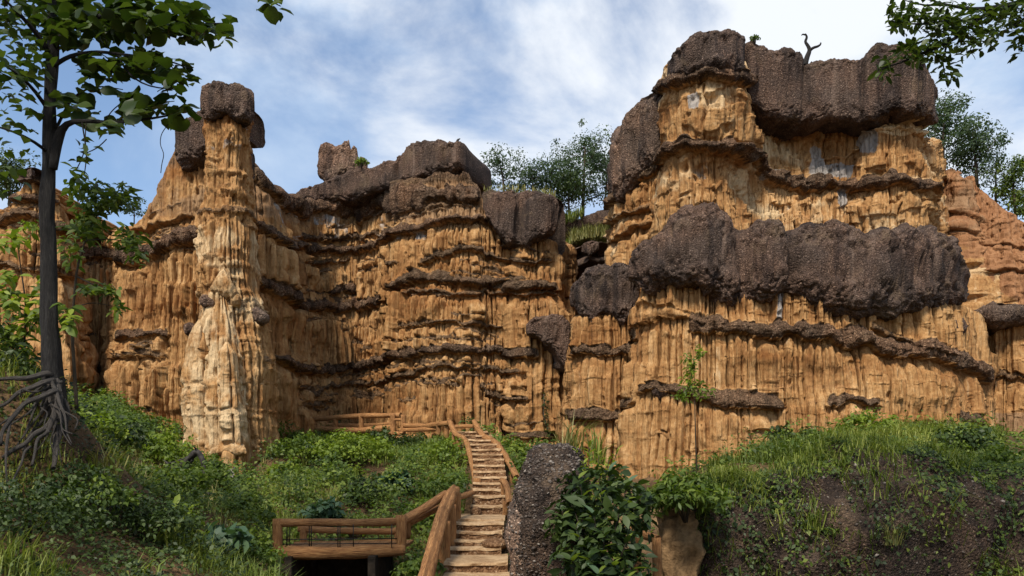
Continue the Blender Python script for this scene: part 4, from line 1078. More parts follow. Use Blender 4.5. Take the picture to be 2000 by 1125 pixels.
for k in range(12):
    f0 = k / 12.0; f1 = (k + 0.94) / 12.0
    a0, a1 = P(600, 838, 38.2).lerp(P(768, 838, 35.8), f0), P(600, 838, 38.2).lerp(P(768, 838, 35.8), f1)
    V = [(q.x, q.y + dy, q.z + 0.02 + dz) for q in (a0, a1) for dy in (0.05, 1.3) for dz in (-0.05, 0.0)]
    obj('deck_board', mesh_np('deck_board', np.array(V) - np.array(up_.location), fq, False, {'tu': np.arange(8) * 0.3 + k, 'tv': np.arange(8) * 0.1}), M['log'], up_)
railing('log_railing', 'short log rail corner half hidden behind the broad leafed bush', P(1282, 1125, 14.0),
    [([(1225, 1034, 14.9), (1250, 1042, 14.5), (1286, 1054, 14.0)], 0.075)], [(1282, 1050, 1180, 14.0, 0.075), (1244, 1044, 1150, 14.5, 0.07)])

# ------------------------------------------------------------------ foreground boulders of conglomerate
M['boulder'] = mat_conglomerate('pebble_boulder', 19.0, (0.80, 0.66, 0.54), 0.9, 0.05)
M['boulder_pale'] = mat_conglomerate('pale_boulder', 19.0, (2.6, 2.2, 1.85), 0.8, 0.04)
t = Nt('pebble')
rp = t.attr('rnd')
col = t.ramp(rp, [(0.0, (0.028, 0.020, 0.016)), (0.55, (0.066, 0.049, 0.038)), (0.88, (0.125, 0.100, 0.080)), (1.0, (0.29, 0.25, 0.21))])
t.bsdf(col, 0.7, t.bump(t.noise(t.pos(), 40, 3, 0.6), 0.3, 0.01), 0.3)
M['pebble'] = t.m
ICO_V = np.array([(0, 0, 1), (0.94, 0, 0.1), (0.29, 0.89, -0.1), (-0.76, 0.55, 0.1), (-0.76, -0.55, -0.1), (0.29, -0.89, 0.1), (0, 0, -1)])
ICO_F = np.array([(0, 1, 2), (0, 2, 3), (0, 3, 4), (0, 4, 5), (0, 5, 1), (6, 2, 1), (6, 3, 2), (6, 4, 3), (6, 5, 4), (6, 1, 5)])
def pebbles(name, Q, nrm, n, size, parent, seed, wrap=True):
    r = np.random.default_rng(seed)
    nu, nv = Q.shape[:2]
    a = r.random(n * 4) * (nu if wrap else nu - 1); b = r.random(n * 4) * (nv - 1)
    i = a.astype(int) % nu; j = b.astype(int); u = (a % 1)[:, None]; v = (b % 1)[:, None]
    i2 = (i + 1) % nu; j2 = np.minimum(j + 1, nv - 1)
    pos = (Q[i, j] * (1 - u) + Q[i2, j] * u) * (1 - v) + (Q[i, j2] * (1 - u) + Q[i2, j2] * u) * v
    nn = nrm[i, j]
    keep = (nn[:, 1] < 0.35) & (r.random(n * 4) < np.clip(np.sqrt(nn[:, 0] ** 2 + nn[:, 1] ** 2) + 0.15, 0, 1))
    pos = pos[keep][:n]; nn = nn[keep][:n]; n = len(pos)
    sc = size * np.clip(np.exp(r.normal(-0.15, 0.45, n)), 0.3, 1.9); sx = r.uniform(0.7, 1.3, (n, 3)); sx[:, 2] *= 0.62
    ang = r.uniform(0, 6.28, n); ca, sa = np.cos(ang), np.sin(ang)
    L_ = ICO_V[None] * sx[:, None, :]
    tl = r.normal(0, 0.35, n)
    x = L_[..., 0] * ca[:, None] - L_[..., 1] * sa[:, None]; y = L_[..., 0] * sa[:, None] + L_[..., 1] * ca[:, None]; z = L_[..., 2] + x * tl[:, None]
    V = np.stack([x, y, z], -1) * sc[:, None, None] + (pos - nn * (sc * 0.05)[:, None])[:, None, :]
    Fc = (ICO_F[None] + (np.arange(n) * 7)[:, None, None]).reshape(-1, 3)
    o = obj(name, mesh_np(name, V.reshape(-1, 3), Fc, True, {'rnd': np.repeat(r.random(n), 7)}), M['pebble'], parent)
    o['kind'] = 'stuff'
    return o
def boulder(label, c, r, seed, amp, npeb, psize, power=2.8, scale=0.8, nu=110, nv=80, mat='boulder'):
    o, Q, nrm = lump('boulder', c, r, seed, amp, mat, nu, nv, power, None, c, scale)
    o.location = c
    tag(o, label, 'boulder', 'pebbly boulders and banks in front of the cliffs')
    pb = pebbles('pebbles', Q, nrm, npeb, psize, o, seed + 1)
    return Q + np.array(c), nrm
boulder('dark rounded conglomerate boulder crowded with grey pebbles beside the stairs', P(1080, 1050, 14.6), (0.62, 0.85, 1.55), 661, 0.26, 3400, 0.029, 2.5, 0.9)
boulder('pale grey shoulder of rock between the stairs and the dark pebbly boulder', P(1026, 1085, 14.5), (0.36, 0.7, 1.40), 663, 0.16, 1100, 0.026, 2.5, 0.9, mat='boulder_pale')
mound_r = boulder('broad dark pebbly mound under grass at lower right', P(1700, 1090, 17.0), (2.75, 2.0, 2.35), 665, 0.50, 6000, 0.028, 2.5, 0.45, 150, 100)
mound_e = boulder('dark pebbly bank under the thicket at the right edge', P(1985, 1110, 17.2), (1.5, 1.8, 2.0), 669, 0.40, 1800, 0.028, 2.4, 0.5)
mound_n = boulder('narrow dark pebbly rock between the earth pillar and the broad mound', P(1415, 1095, 16.8), (1.05, 1.2, 1.6), 667, 0.26, 1500, 0.028, 2.4)
pc_ = P(1326, 1095, 15.9)
pil, _q, _n2 = lump('earth_pillar', pc_, (0.37, 0.45, 1.05), 671, 0.17, 'bank', 70, 80, 3.4, None, pc_, 2.6)
pil.location = pc_
tag(pil, 'squat ochre earth pillar below the drooping green bush', 'earth pillar')
# dark gravel spill on the left bank
# ------------------------------------------------------------------ leaves, shrubs, grass
def mat_leaf(name, c0, c1, c2, trans=0.35, rough=0.55, spec=0.35):
    t = Nt(name)
    r_ = t.attr('rnd')
    p = t.pos()
    n = t.noise(p, 1.3, 3, 0.6)
    f = t.math('ADD', t.math('MULTIPLY', r_, 0.7), t.math('MULTIPLY', n, 0.35))
    col = t.ramp(f, [(0.1, c0), (0.5, c1), (0.9, c2)])
    b = t.node('ShaderNodeBsdfPrincipled', {'Base Color': col, 'Roughness': rough, 'Specular IOR Level': spec})
    tr = t.node('ShaderNodeBsdfTranslucent', {'Color': t.mix(1.0, col, (1.5, 1.6, 0.7), 'MULTIPLY')})
    mx = t.node('ShaderNodeMixShader', {0: trans, 1: b.outputs[0], 2: tr.outputs[0]})
    t.l.new(mx.outputs[0], t.out.inputs[0])
    return t.m
M['leaf_mid'] = mat_leaf('leaf_mid_green', (0.022, 0.042, 0.006), (0.070, 0.112, 0.014), (0.185, 0.230, 0.034))
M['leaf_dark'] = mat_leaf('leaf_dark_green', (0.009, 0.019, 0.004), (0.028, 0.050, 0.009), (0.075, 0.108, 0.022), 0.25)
M['leaf_bright'] = mat_leaf('leaf_bright_green', (0.050, 0.082, 0.008), (0.125, 0.180, 0.016), (0.255, 0.300, 0.034))
M['leaf_blue'] = mat_leaf('leaf_blue_green', (0.020, 0.045, 0.022), (0.042, 0.085, 0.042), (0.085, 0.135, 0.068), 0.25)
M['leaf_tree'] = mat_leaf('leaf_tree_green', (0.010, 0.022, 0.004), (0.028, 0.050, 0.008), (0.070, 0.100, 0.018), 0.32, 0.5)
M['grass'] = mat_leaf('grass_green', (0.050, 0.080, 0.010), (0.125, 0.165, 0.022), (0.270, 0.285, 0.062), 0.3)
M['grass_dry'] = mat_leaf('grass_dry', (0.085, 0.095, 0.024), (0.190, 0.185, 0.055), (0.34, 0.29, 0.11), 0.3)

def unit(a): return a / np.maximum(np.linalg.norm(a, axis=-1, keepdims=True), 1e-9)

def leaf_blades(pos, axis, nrm, ln, wd, rnd, fold=0.18, droop=0.12, simple=False, holes=False):
    """vectorised leaves: pos, axis, nrm (n,3); ln, wd (n)"""
    axis = unit(axis); side = unit(np.cross(nrm, axis)); nrm = np.cross(axis, side)
    ln = ln[:, None]; wd = wd[:, None]
    n = len(pos)
    if simple:
        V = np.stack([pos, pos + axis * ln * 0.5 + side * wd * 0.5 + nrm * wd * fold, pos + axis * ln - nrm * ln * droop, pos + axis * ln * 0.5 - side * wd * 0.5 + nrm * wd * fold], 1)
        Fc = np.array([[0, 1, 2, 3]])
    else:
        V = np.stack([pos, pos + axis * ln * 0.28 + side * wd * 0.42 + nrm * wd * fold, pos + axis * ln * 0.62 + side * wd * 0.46 + nrm * wd * fold * 0.8, pos + axis * ln - nrm * ln * droop,
                      pos + axis * ln * 0.62 - side * wd * 0.46 + nrm * wd * fold * 0.8, pos + axis * ln * 0.28 - side * wd * 0.42 + nrm * wd * fold, pos + axis * ln * 0.45], 1)
        Fc = np.array([[0, 1, 2, 6], [6, 2, 3, 4], [0, 6, 4, 5]])
    k = V.shape[1]
    return V.reshape(-1, 3), (Fc[None] + (np.arange(n) * k)[:, None, None]).reshape(-1, 4), np.repeat(rnd, k)

def foliage_mesh(name, blades):
    V, Fc, A, o = [], [], [], 0
    for (v_, f_, r_) in blades:
        V.append(v_); Fc.append(f_ + o); A.append(r_); o += len(v_)
    return mesh_np(name, np.vstack(V), np.vstack(Fc), True, {'rnd': np.concatenate(A)})

def clump_leaves(r, centers, radii, n_each, ln, wd, flat=0.6, up=0.5, simple=True, base=None):
    """leaves gathered round clump centres, turned outward and up"""
    c = np.repeat(np.asarray(centers), n_each, 0); rad = np.repeat(np.asarray(radii), n_each)
    n = len(c)
    dirv = unit(r.normal(0, 1, (n, 3)))
    dirv[:, 2] *= flat
    pos = c + dirv * (rad * r.random(n) ** 0.45)[:, None]
    nrm = unit(dirv * 0.7 + np.array([0, 0, up]) + r.normal(0, 0.35, (n, 3)))
    ax = unit(dirv + r.normal(0, 0.6, (n, 3)))
    ax = ax - nrm * (ax * nrm).sum(-1, keepdims=True)
    s = np.exp(r.normal(0, 0.25, n))
    # one tone per clump plus scatter
    tone = np.repeat(r.random(len(centers)), n_each) * 0.55 + r.random(n) * 0.45
    return leaf_blades(pos, ax, nrm, ln * s, wd * s, tone, simple=simple)

def shrub(label, c, rx, rz, n, ln, wd, mat, seed, name='bush', group=None, ry=None, lean=0.0, cat='bush', clump=None, simple=None):
    """domed bush of leaf clumps on thin stems; c is the foot"""
    r = np.random.default_rng(seed)
    ry = ry or rx
    simple = (c[1] > 18) if simple is None else simple
    o = empty(name, c)
    tag(o, label, cat, group or 'bushes on the banks below the cliffs')
    nc = clump or max(8, int(n / 26))
    th = r.uniform(0, 2 * math.pi, nc); u = r.random(nc) ** 0.6
    rad = np.sqrt(r.random(nc)) * 0.92
    zz = np.sqrt(np.clip(1 - rad ** 2, 0, 1)) * (0.35 + 0.65 * u) * rz * (0.8 + 0.4 * r.random(nc))
    cen = np.stack([rad * np.cos(th) * rx + lean * zz, rad * np.sin(th) * ry, zz], -1)
    cr = 0.22 * min(rx, rz) * (0.7 + 0.7 * r.random(nc)) + 0.04
    me = foliage_mesh('foliage', [clump_leaves(r, cen, cr, max(4, n // nc), ln, wd, 0.8, 0.55, simple)])
    obj('foliage', me, M[mat], o)
    st = []
    for k in range(min(7, nc)):
        q = cen[k]
        st.append(tube([(q[0] * 0.08, q[1] * 0.08, -0.15), (q[0] * 0.45, q[1] * 0.45, q[2] * 0.5), tuple(q)], [0.018 + 0.006 * rz, 0.012, 0.005], 5))
    put('stems', join_tubes(st), 'twig', o)
    return o

def grass_blades(r, pos, h, w, lean, mat_r=None):
    n = len(pos)
    a = r.uniform(0, 2 * math.pi, n); d_ = np.stack([np.cos(a), np.sin(a), np.zeros(n)], -1)
    sd = np.stack([-np.sin(a), np.cos(a), np.zeros(n)], -1) * (w / 2)[:, None]
    ln = lean * (0.3 + r.random(n))
    upv = np.array([0, 0, 1.0])
    p1 = pos + upv * (h * 0.55)[:, None] + d_ * (h * 0.22 * ln)[:, None]
    p2 = pos + upv * (h * (1 - 0.32 * ln))[:, None] + d_ * (h * 0.75 * ln)[:, None]
    V = np.stack([pos - sd, pos + sd, p1 + sd * 0.8, p1 - sd * 0.8, p2 + sd * 0.08, p2 - sd * 0.08], 1)
    Fc = np.array([[0, 1, 2, 3], [3, 2, 4, 5]])
    return V.reshape(-1, 3), (Fc[None] + (np.arange(n) * 6)[:, None, None]).reshape(-1, 4), np.repeat(r.random(n) if mat_r is None else mat_r, 6)

def tuft(label, c, h, n, spread, mat, seed, w=0.022, lean=0.9, name='grass_tuft', group=None, cat='grass tuft'):
    r = np.random.default_rng(seed)
    pos = np.zeros((n, 3)); pos[:, :2] = r.normal(0, spread, (n, 2)); pos[:, 2] = -0.06
    o = obj(name, foliage_mesh(name, [grass_blades(r, pos, h * r.uniform(0.45, 1.05, n), np.full(n, w), lean)]), M[mat])
    o.location = c
    return tag(o, label, cat, group or 'tall grass tufts on the banks')

# where the rock faces stand, so that nothing is planted inside them
FRONT = np.full(2200, 60.0)
for pl in ([(-40, 31.5), (120, 32.4), (134, 34.6), (238, 36.6), (250, 34.2), (350, 33.2), (360, 28.9), (440, 28.2), (500, 28.8), (535, 31.5), (545, 36), (600, 39.2), (680, 41), (780, 40), (790, 38.6), (920, 36.8), (1085, 37.2), (1125, 42), (1132, 35), (1240, 32.8), (1256, 31), (1400, 29.7), (1780, 29.9), (1890, 32.5), (1910, 34.5), (2150, 34)],):
    FRONT = np.interp(np.arange(2200) - 50, [q[0] for q in pl], [q[1] for q in pl])
def front_d(px): return FRONT[np.clip(px + 50, 0, 2199).astype(int)]
ST_D = np.array([s_[0] for s_ in STEPS] + [33.5]); ST_X = np.array([xof(s_[2], s_[0]) for s_ in STEPS] + [xof(910, 33.5)]); ST_W = np.array([s_[3] for s_ in STEPS] + [1.4])
def free_ground(x, y):
    px = x / y * F + 1000
    ok = (y < front_d(px) - 0.1)
    ok &= ~((y > 13.5) & (y < 33.6) & (np.abs(x - np.interp(y, ST_D, ST_X)) < np.interp(y, ST_D, ST_W) / 2 + 0.22))
    ok &= ~((y > 16.4) & (y < 18.9) & (px > 535) & (px < 800))
    ok &= ~((y > 13.0) & (y < 18.9) & (px > 575) & (px < 735))
    ok &= ~((y < 9.0) & (np.abs(x) < 4.0))
    return ok
def scatter(r, n, px0, px1, d0, d1, power=1.0):
    px = r.uniform(px0, px1, n); u = r.random(n)
    d = (d0 ** (1 - power) + u * (d1 ** (1 - power) - d0 ** (1 - power))) ** (1 / (1 - power)) if power != 1.0 else d0 * (d1 / d0) ** u
    x = (px - 1000) / F * d
    ok = free_ground(x, d)
    x, d = x[ok], d[ok]
    return x, d, ground_z(x, d)

# --- creeping ground cover over the banks
r = np.random.default_rng(801)
x, y, z = scatter(r, 82000, -60, 2060, 8.0, 41, 1.2)
x2, y2, z2 = scatter(r, 76000, 100, 1100, 15.0, 41, 0.4)
x, y, z = np.concatenate([x, x2]), np.concatenate([y, y2]), np.concatenate([z, z2])
px = x / y * F + 1000; py = HOR - (z - EYE) / y * F
dens = fbm2(x / 1.6, y / 1.6, 3, 811)
bare = np.exp(-(((px - 265) / 60) ** 2 + ((py - 925) / 28) ** 2)) + np.exp(-(((px - 525) / 26) ** 2 + ((py - 945) / 40) ** 2)) + 0.8 * (np.abs(px - 1240) < 60) * (py > 930)
keep = (dens > -0.75 + 0.9 * bare) & (r.random(len(x)) > bare * 0.9)
x, y, z, px, dens = x[keep], y[keep], z[keep], px[keep], dens[keep]
n = len(x)
hum = (0.12 + 0.95 * np.clip(fbm2(x / 1.1, y / 1.1, 3, 813) + 0.25, 0, 1)) * np.interp(y, [9, 16, 22], [0.45, 0.6, 1.0])
hum = np.where((y > 28.5) & (px > 560) & (px < 900), np.minimum(hum, 0.22), hum)
pos = np.stack([x, y, z + hum * r.random(n) ** 0.45], -1)
nrm = unit(np.stack([r.normal(0, 0.5, n), r.normal(-0.35, 0.5, n), np.full(n, 0.9)], -1))
ax = r.normal(0, 1, (n, 3)); ax = ax - nrm * (ax * nrm).sum(-1, keepdims=True)
sz = np.exp(r.normal(0, 0.3, n)) * np.interp(y, [8, 20, 40], [0.05, 0.095, 0.17])
tone = np.clip(0.5 + 0.45 * fbm2(x / 0.9, y / 0.9, 3, 815) + r.normal(0, 0.24, n), 0, 1)
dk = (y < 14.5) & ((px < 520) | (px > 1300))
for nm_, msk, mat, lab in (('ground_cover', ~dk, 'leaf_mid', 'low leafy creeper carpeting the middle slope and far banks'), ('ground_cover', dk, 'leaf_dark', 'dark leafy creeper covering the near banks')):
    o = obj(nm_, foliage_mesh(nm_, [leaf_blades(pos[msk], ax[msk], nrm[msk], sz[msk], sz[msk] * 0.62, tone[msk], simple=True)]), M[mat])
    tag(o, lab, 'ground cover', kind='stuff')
# --- grass
def grass_field(label, n, px0, px1, d0, d1, h0, h1, mat, seed, thr=-0.3, w=0.018, lean=0.9):
    r = np.random.default_rng(seed)
    x, y, z = scatter(r, n, px0, px1, d0, d1, 0.8)
    dn = fbm2(x / 1.1, y / 1.1, 3, seed + 1)
    k = dn > thr
    x, y, z = x[k], y[k], z[k]
    pos = np.stack([x, y, z - 0.05], -1)
    m = len(x)
    hh = r.uniform(h0, h1, m) * (0.75 + 0.5 * np.clip(dn[k], -0.5, 1))
    tone = np.clip(0.5 + 0.4 * fbm2(x / 1.4, y / 1.4, 2, seed + 3) + r.normal(0, 0.2, m), 0, 1)
    o = obj('grass', foliage_mesh('grass', [grass_blades(r, pos, hh, np.interp(y, [10, 40], [w, w * 2.2]), lean, tone)]), M[mat])
    return tag(o, label, 'grass', kind='stuff')
grass_field('tall bright grass on the terrace above the pebbly mound', 19000, 1380, 1960, 18.5, 30, 0.30, 0.85, 'grass', 821, -0.6)
grass_field('loose grass over the middle slope beside the stairs', 15000, 510, 1080, 19, 40, 0.25, 0.75, 'grass', 825, -0.15)
grass_field('pale grass on the bank below the left cliff', 9000, 120, 520, 15, 32, 0.2, 0.6, 'grass_dry', 829, -0.1)
grass_field('dark grass hanging over the near banks', 9000, -50, 560, 8.5, 17, 0.25, 0.7, 'grass', 837, -0.1)
grass_field('dark grass between the plants at lower right', 5000, 1280, 2060, 13, 19, 0.25, 0.7, 'grass', 838, -0.1)

# grass and moss high on the rocks, built on their ledges
def ledge_grass(label, pts, n, h, mat, seed, wd=0.5):
    r = np.random.default_rng(seed)
    pp = np.array([tuple(P(*q)) for q in pts]); u = r.random(n) * (len(pp) - 1); i = u.astype(int); f_ = (u - i)[:, None]
    pos = pp[i] * (1 - f_) + pp[i + 1] * f_
    pos[:, 1] += r.uniform(-0.2, wd, n); pos[:, 2] += r.uniform(-0.12, 0.05, n)
    o = obj('grass', foliage_mesh('grass', [grass_blades(r, pos, h * r.uniform(0.4, 1.1, n), np.full(n, 0.045), 0.7)]), M[mat])
    return tag(o, label, 'grass', kind='stuff')
ledge_grass('yellow grass on the rock shelf in the gully', [(1115, 470, 43.6), (1150, 462, 43.6), (1200, 458, 43.4)], 1500, 0.85, 'grass_dry', 841, 1.5)
ledge_grass('green grass in the notch beside the dark square block', [(1086, 488, 42.6), (1100, 486, 43), (1112, 478, 43.6)], 260, 0.55, 'grass', 843)
ledge_grass('thin grass along the top of the dark square block', [(945, 371, 37.2), (1000, 368, 36.9), (1060, 373, 37.2), (1085, 382, 37.6)], 420, 0.28, 'grass_dry', 845, 1.2)
ledge_grass('green scrub under the trees behind the dark block', [(1088, 436, 46.5), (1110, 426, 46.4), (1140, 414, 46.2)], 500, 0.6, 'grass', 847, 1.2)

# --- single bushes and plants that can be told apart
def foot(px, py, d):
    """point on the ground near the given direction"""
    x = xof(px, d); return Vector((x, d, gz(x, d)))
shrub('large rounded yellow green bush below the upper walkway', foot(690, 930, 28.5) , 1.6, 1.15, 3200, 0.13, 0.07, 'leaf_bright', 901)
shrub('darker bush spreading left of the large rounded bush', foot(600, 930, 29.0), 1.4, 0.85, 1900, 0.12, 0.07, 'leaf_mid', 902)
shrub('clipped looking dark green bush behind the walkway rail', foot(645, 818, 40.3) , 0.85, 0.8, 900, 0.12, 0.07, 'leaf_dark', 903)
shrub('dark ivy draped thicket under the walkway corner post', foot(745, 880, 34.0), 0.75, 0.75, 1000, 0.14, 0.09, 'leaf_dark', 904)
shrub('dark long leafed plant under the walkway beam', foot(805, 880, 33.6), 0.85, 0.6, 700, 0.24, 0.06, 'leaf_dark', 905)
shrub('low bright bush left of the upper stair rail', foot(880, 905, 28.5), 0.95, 0.85, 1300, 0.11, 0.065, 'leaf_bright', 906)
shrub('mid green bush beside the foot of the upper stair', foot(870, 960, 23.5), 0.8, 0.65, 1000, 0.10, 0.06, 'leaf_mid', 907)
shrub('broad leafed weed in the middle of the slope', foot(775, 965, 24.0), 0.55, 0.7, 260, 0.24, 0.15, 'leaf_blue', 908)
shrub('dark weed by the near end of the footbridge', foot(760, 1110, 15.2), 0.42, 0.45, 200, 0.17, 0.10, 'leaf_blue', 909)
shrub('leafy bush beside the right end of the footbridge', foot(820, 1085, 16.4), 0.55, 0.5, 500, 0.11, 0.07, 'leaf_mid', 910)
shrub('green bush on the slope crest by the pinnacle foot', foot(555, 850, 34), 0.9, 0.9, 1000, 0.12, 0.07, 'leaf_mid', 911)
shrub('bushes heaped against the left wall foot', foot(200, 800, 31.5), 1.6, 1.0, 1500, 0.14, 0.08, 'leaf_mid', 912)
shrub('wide bush on the crest of the left bank', foot(255, 860, 24.5), 1.5, 0.8, 2400, 0.10, 0.06, 'leaf_mid', 913)
shrub('pale bush below the crest of the left bank', foot(170, 850, 17.5), 0.9, 0.7, 1200, 0.10, 0.06, 'leaf_bright', 914)
shrub('leafy bush in front of the charred branch', foot(350, 985, 17.0), 1.0, 0.75, 1900, 0.09, 0.05, 'leaf_mid', 915)
shrub('bush at the foot of the pinnacle base', foot(455, 975, 23.5), 0.7, 0.40, 700, 0.10, 0.06, 'leaf_mid', 916)
shrub('yellow tipped plant in the lower left thicket', foot(345, 1050, 13.2), 0.45, 0.55, 260, 0.19, 0.09, 'leaf_bright', 917)
shrub('dense dark bush in the lower left thicket', foot(280, 1090, 12.0), 0.85, 0.65, 2000, 0.07, 0.04, 'leaf_dark', 918)
shrub('dark leafy bush low beside the footbridge post', foot(480, 1090, 14.2), 0.75, 0.55, 1500, 0.08, 0.045, 'leaf_mid', 919)
shrub('tangled dark bush at the lower left edge', foot(60, 1010, 9.8), 0.9, 0.7, 2200, 0.055, 0.035, 'leaf_dark', 920)
shrub('dark hanging bush under the tree roots', foot(150, 960, 11.4), 0.6, 0.55, 1500, 0.055, 0.035, 'leaf_dark', 921)
shrub('dark green bush left of the bright bush at the massif foot', foot(1560, 865, 26.5), 1.05, 0.85, 1000, 0.15, 0.09, 'leaf_dark', 922)
shrub('small bright bush at the foot of the massif', foot(1695, 850, 26.5), 0.95, 0.75, 1000, 0.15, 0.09, 'leaf_bright', 923)
shrub('dark bush at the right end of the grassy terrace', foot(1880, 880, 22.0), 0.9, 0.85, 1200, 0.12, 0.07, 'leaf_dark', 924)
shrub('mid green thicket on the right edge bank', foot(1965, 950, 18.5), 0.95, 0.95, 1600, 0.10, 0.06, 'leaf_mid', 925)
shrub('dark thicket low at the right edge', foot(1960, 1090, 14.0), 0.8, 0.8, 1300, 0.085, 0.055, 'leaf_dark', 926)
shrub('low creeping bush at the foot of the broad mound', foot(1660, 1130, 13.6), 0.9, 0.5, 1000, 0.085, 0.055, 'leaf_dark', 927)
shrub('small ferny bush on the face of the broad mound', P(1620, 1050, 15.2), 0.32, 0.3, 260, 0.10, 0.05, 'leaf_mid', 928)
shrub('weedy bush in the cleft between mound and narrow rock', foot(1480, 1040, 16.2), 0.55, 0.9, 800, 0.12, 0.07, 'leaf_dark', 929)
shrub('drooping dark green bush crowning the earth pillar', P(1340, 1005, 15.2), 0.74, 0.75, 1900, 0.15, 0.05, 'leaf_mid', 930)
shrub('leafy weed on top of the narrow pebbly rock', P(1420, 975, 17.0), 0.5, 0.45, 500, 0.15, 0.07, 'leaf_mid', 931)
shrub('green tuft growing on the high slab by the rock remnant', P(706, 322, 40.2), 0.34, 0.32, 200, 0.12, 0.07, 'leaf_bright', 932)
shrub('small bush on the skyline of the massif', P(1475, 78, 31.8), 0.16, 0.2, 120, 0.09, 0.06, 'leaf_mid', 933)
shrub('pale grassy bush behind the right upper stair rail', foot(1000, 880, 32.5), 0.7, 0.55, 700, 0.12, 0.07, 'leaf_bright', 934)
shrub('small leafy clump right of the upper stair', foot(1030, 915, 27.5), 0.7, 0.6, 700, 0.12, 0.06, 'leaf_mid', 935)

for (lab, px, d, rx, rz, n_, ln, mt, sd) in [
    ('tall yellow green bush halfway down the left bank', 330, 21.0, 0.8, 1.0, 1100, 0.12, 'leaf_bright', 981),
    ('dark leafy bush under the left bank crest', 220, 18.5, 0.8, 0.9, 1100, 0.12, 'leaf_dark', 982),
    ('upright mid green shrub left of the bare patch', 400, 23.0, 0.6, 1.0, 900, 0.14, 'leaf_mid', 983),
    ('blue green broad shrub above the footbridge', 640, 20.5, 0.6, 0.7, 420, 0.20, 'leaf_blue', 984),
    ('bright bush between footbridge and stair landing', 830, 20.8, 0.6, 0.65, 700, 0.10, 'leaf_bright', 985),
    ('dark round bush in the middle of the green slope', 720, 22.8, 0.7, 0.75, 900, 0.11, 'leaf_dark', 986),
    ('pale tall shrub close to the pinnacle foot', 560, 26.5, 0.7, 1.0, 900, 0.13, 'leaf_bright', 987),
    ('big mixed bush in the lower left corner thicket', 180, 11.2, 0.6, 0.7, 900, 0.08, 'leaf_mid', 988),
    ('leafy shrub left of the footbridge', 470, 17.5, 0.7, 0.85, 1000, 0.11, 'leaf_mid', 989),
    ('large leafed weed low left of the footbridge', 430, 13.4, 0.45, 0.55, 160, 0.24, 'leaf_blue', 990)]:
    shrub(lab, foot(px, 0, d), rx, rz, n_, ln, ln * 0.55, mt, sd)
# creepers and grass draped over the pebbly banks
def drape(label, Q, nrm, n, ln, mat, seed, thr, zmin=-9.0, grass=False):
    r = np.random.default_rng(seed)
    nu, nv = Q.shape[:2]
    i = r.integers(0, nu, n * 3); j = r.integers(nv // 4, nv - 1, n * 3); u = r.random((n * 3, 1)); v = r.random((n * 3, 1))
    pos = (Q[i, j] * (1 - u) + Q[(i + 1) % nu, j] * u) * (1 - v) + (Q[i, j + 1] * (1 - u) + Q[(i + 1) % nu, j + 1] * u) * v
    nn = nrm[i, j]
    k = (nn[:, 1] < 0.4) & (fbm2(pos[:, 0] / 0.9, pos[:, 2] / 0.7, 3, seed + 1) + 0.5 * (nn[:, 2] - 0.3) > thr)
    pos, nn = pos[k][:n], nn[k][:n]; m = len(pos)
    if grass:
        bl = grass_blades(r, pos, ln * r.uniform(0.5, 1.2, m), np.full(m, 0.02), 1.5)
        V = bl[0].reshape(-1, 6, 3); V += (nn * 0.02)[:, None]; V[:, 4:, 1] -= 0.15; V[:, 4:, 2] -= 0.25 * ln
        bl = (V.reshape(-1, 3), bl[1], bl[2])
    else:
        nl = unit(nn + r.normal(0, 0.45, (m, 3)) + np.array([0, -0.2, 0.4])); ax = r.normal(0, 1, (m, 3)) + np.array([0, 0, -0.6]); ax = ax - nl * (ax * nl).sum(-1, keepdims=True)
        s_ = ln * np.exp(r.normal(0, 0.3, m))
        bl = leaf_blades(pos + nn * r.uniform(0.02, 0.14, (m, 1)), ax, nl, s_, s_ * 0.6, r.random(m), simple=True)
    o = obj('creeper', foliage_mesh('creeper', [bl]), M[mat])
    return tag(o, label, 'creeper' if not grass else 'grass', kind='stuff')
drape('dark small leafed creeper on the broad pebbly mound', *mound_r, 7000, 0.065, 'leaf_dark', 941, 0.10)
drape('mid green creeper trailing over the top of the broad mound', *mound_r, 3500, 0.08, 'leaf_mid', 946, 0.22)
drape('arching grass hanging over the broad pebbly mound', *mound_r, 2600, 0.50, 'grass', 942, 0.12, grass=True)
drape('green creeper on the bank at the right edge', *mound_e, 4200, 0.085, 'leaf_mid', 943, -0.1)
drape('dark creeper on the narrow pebbly rock', *mound_n, 3200, 0.085, 'leaf_dark', 944, -0.05)
drape('arching grass on the narrow pebbly rock', *mound_n, 1100, 0.5, 'grass', 945, 0.0, grass=True)
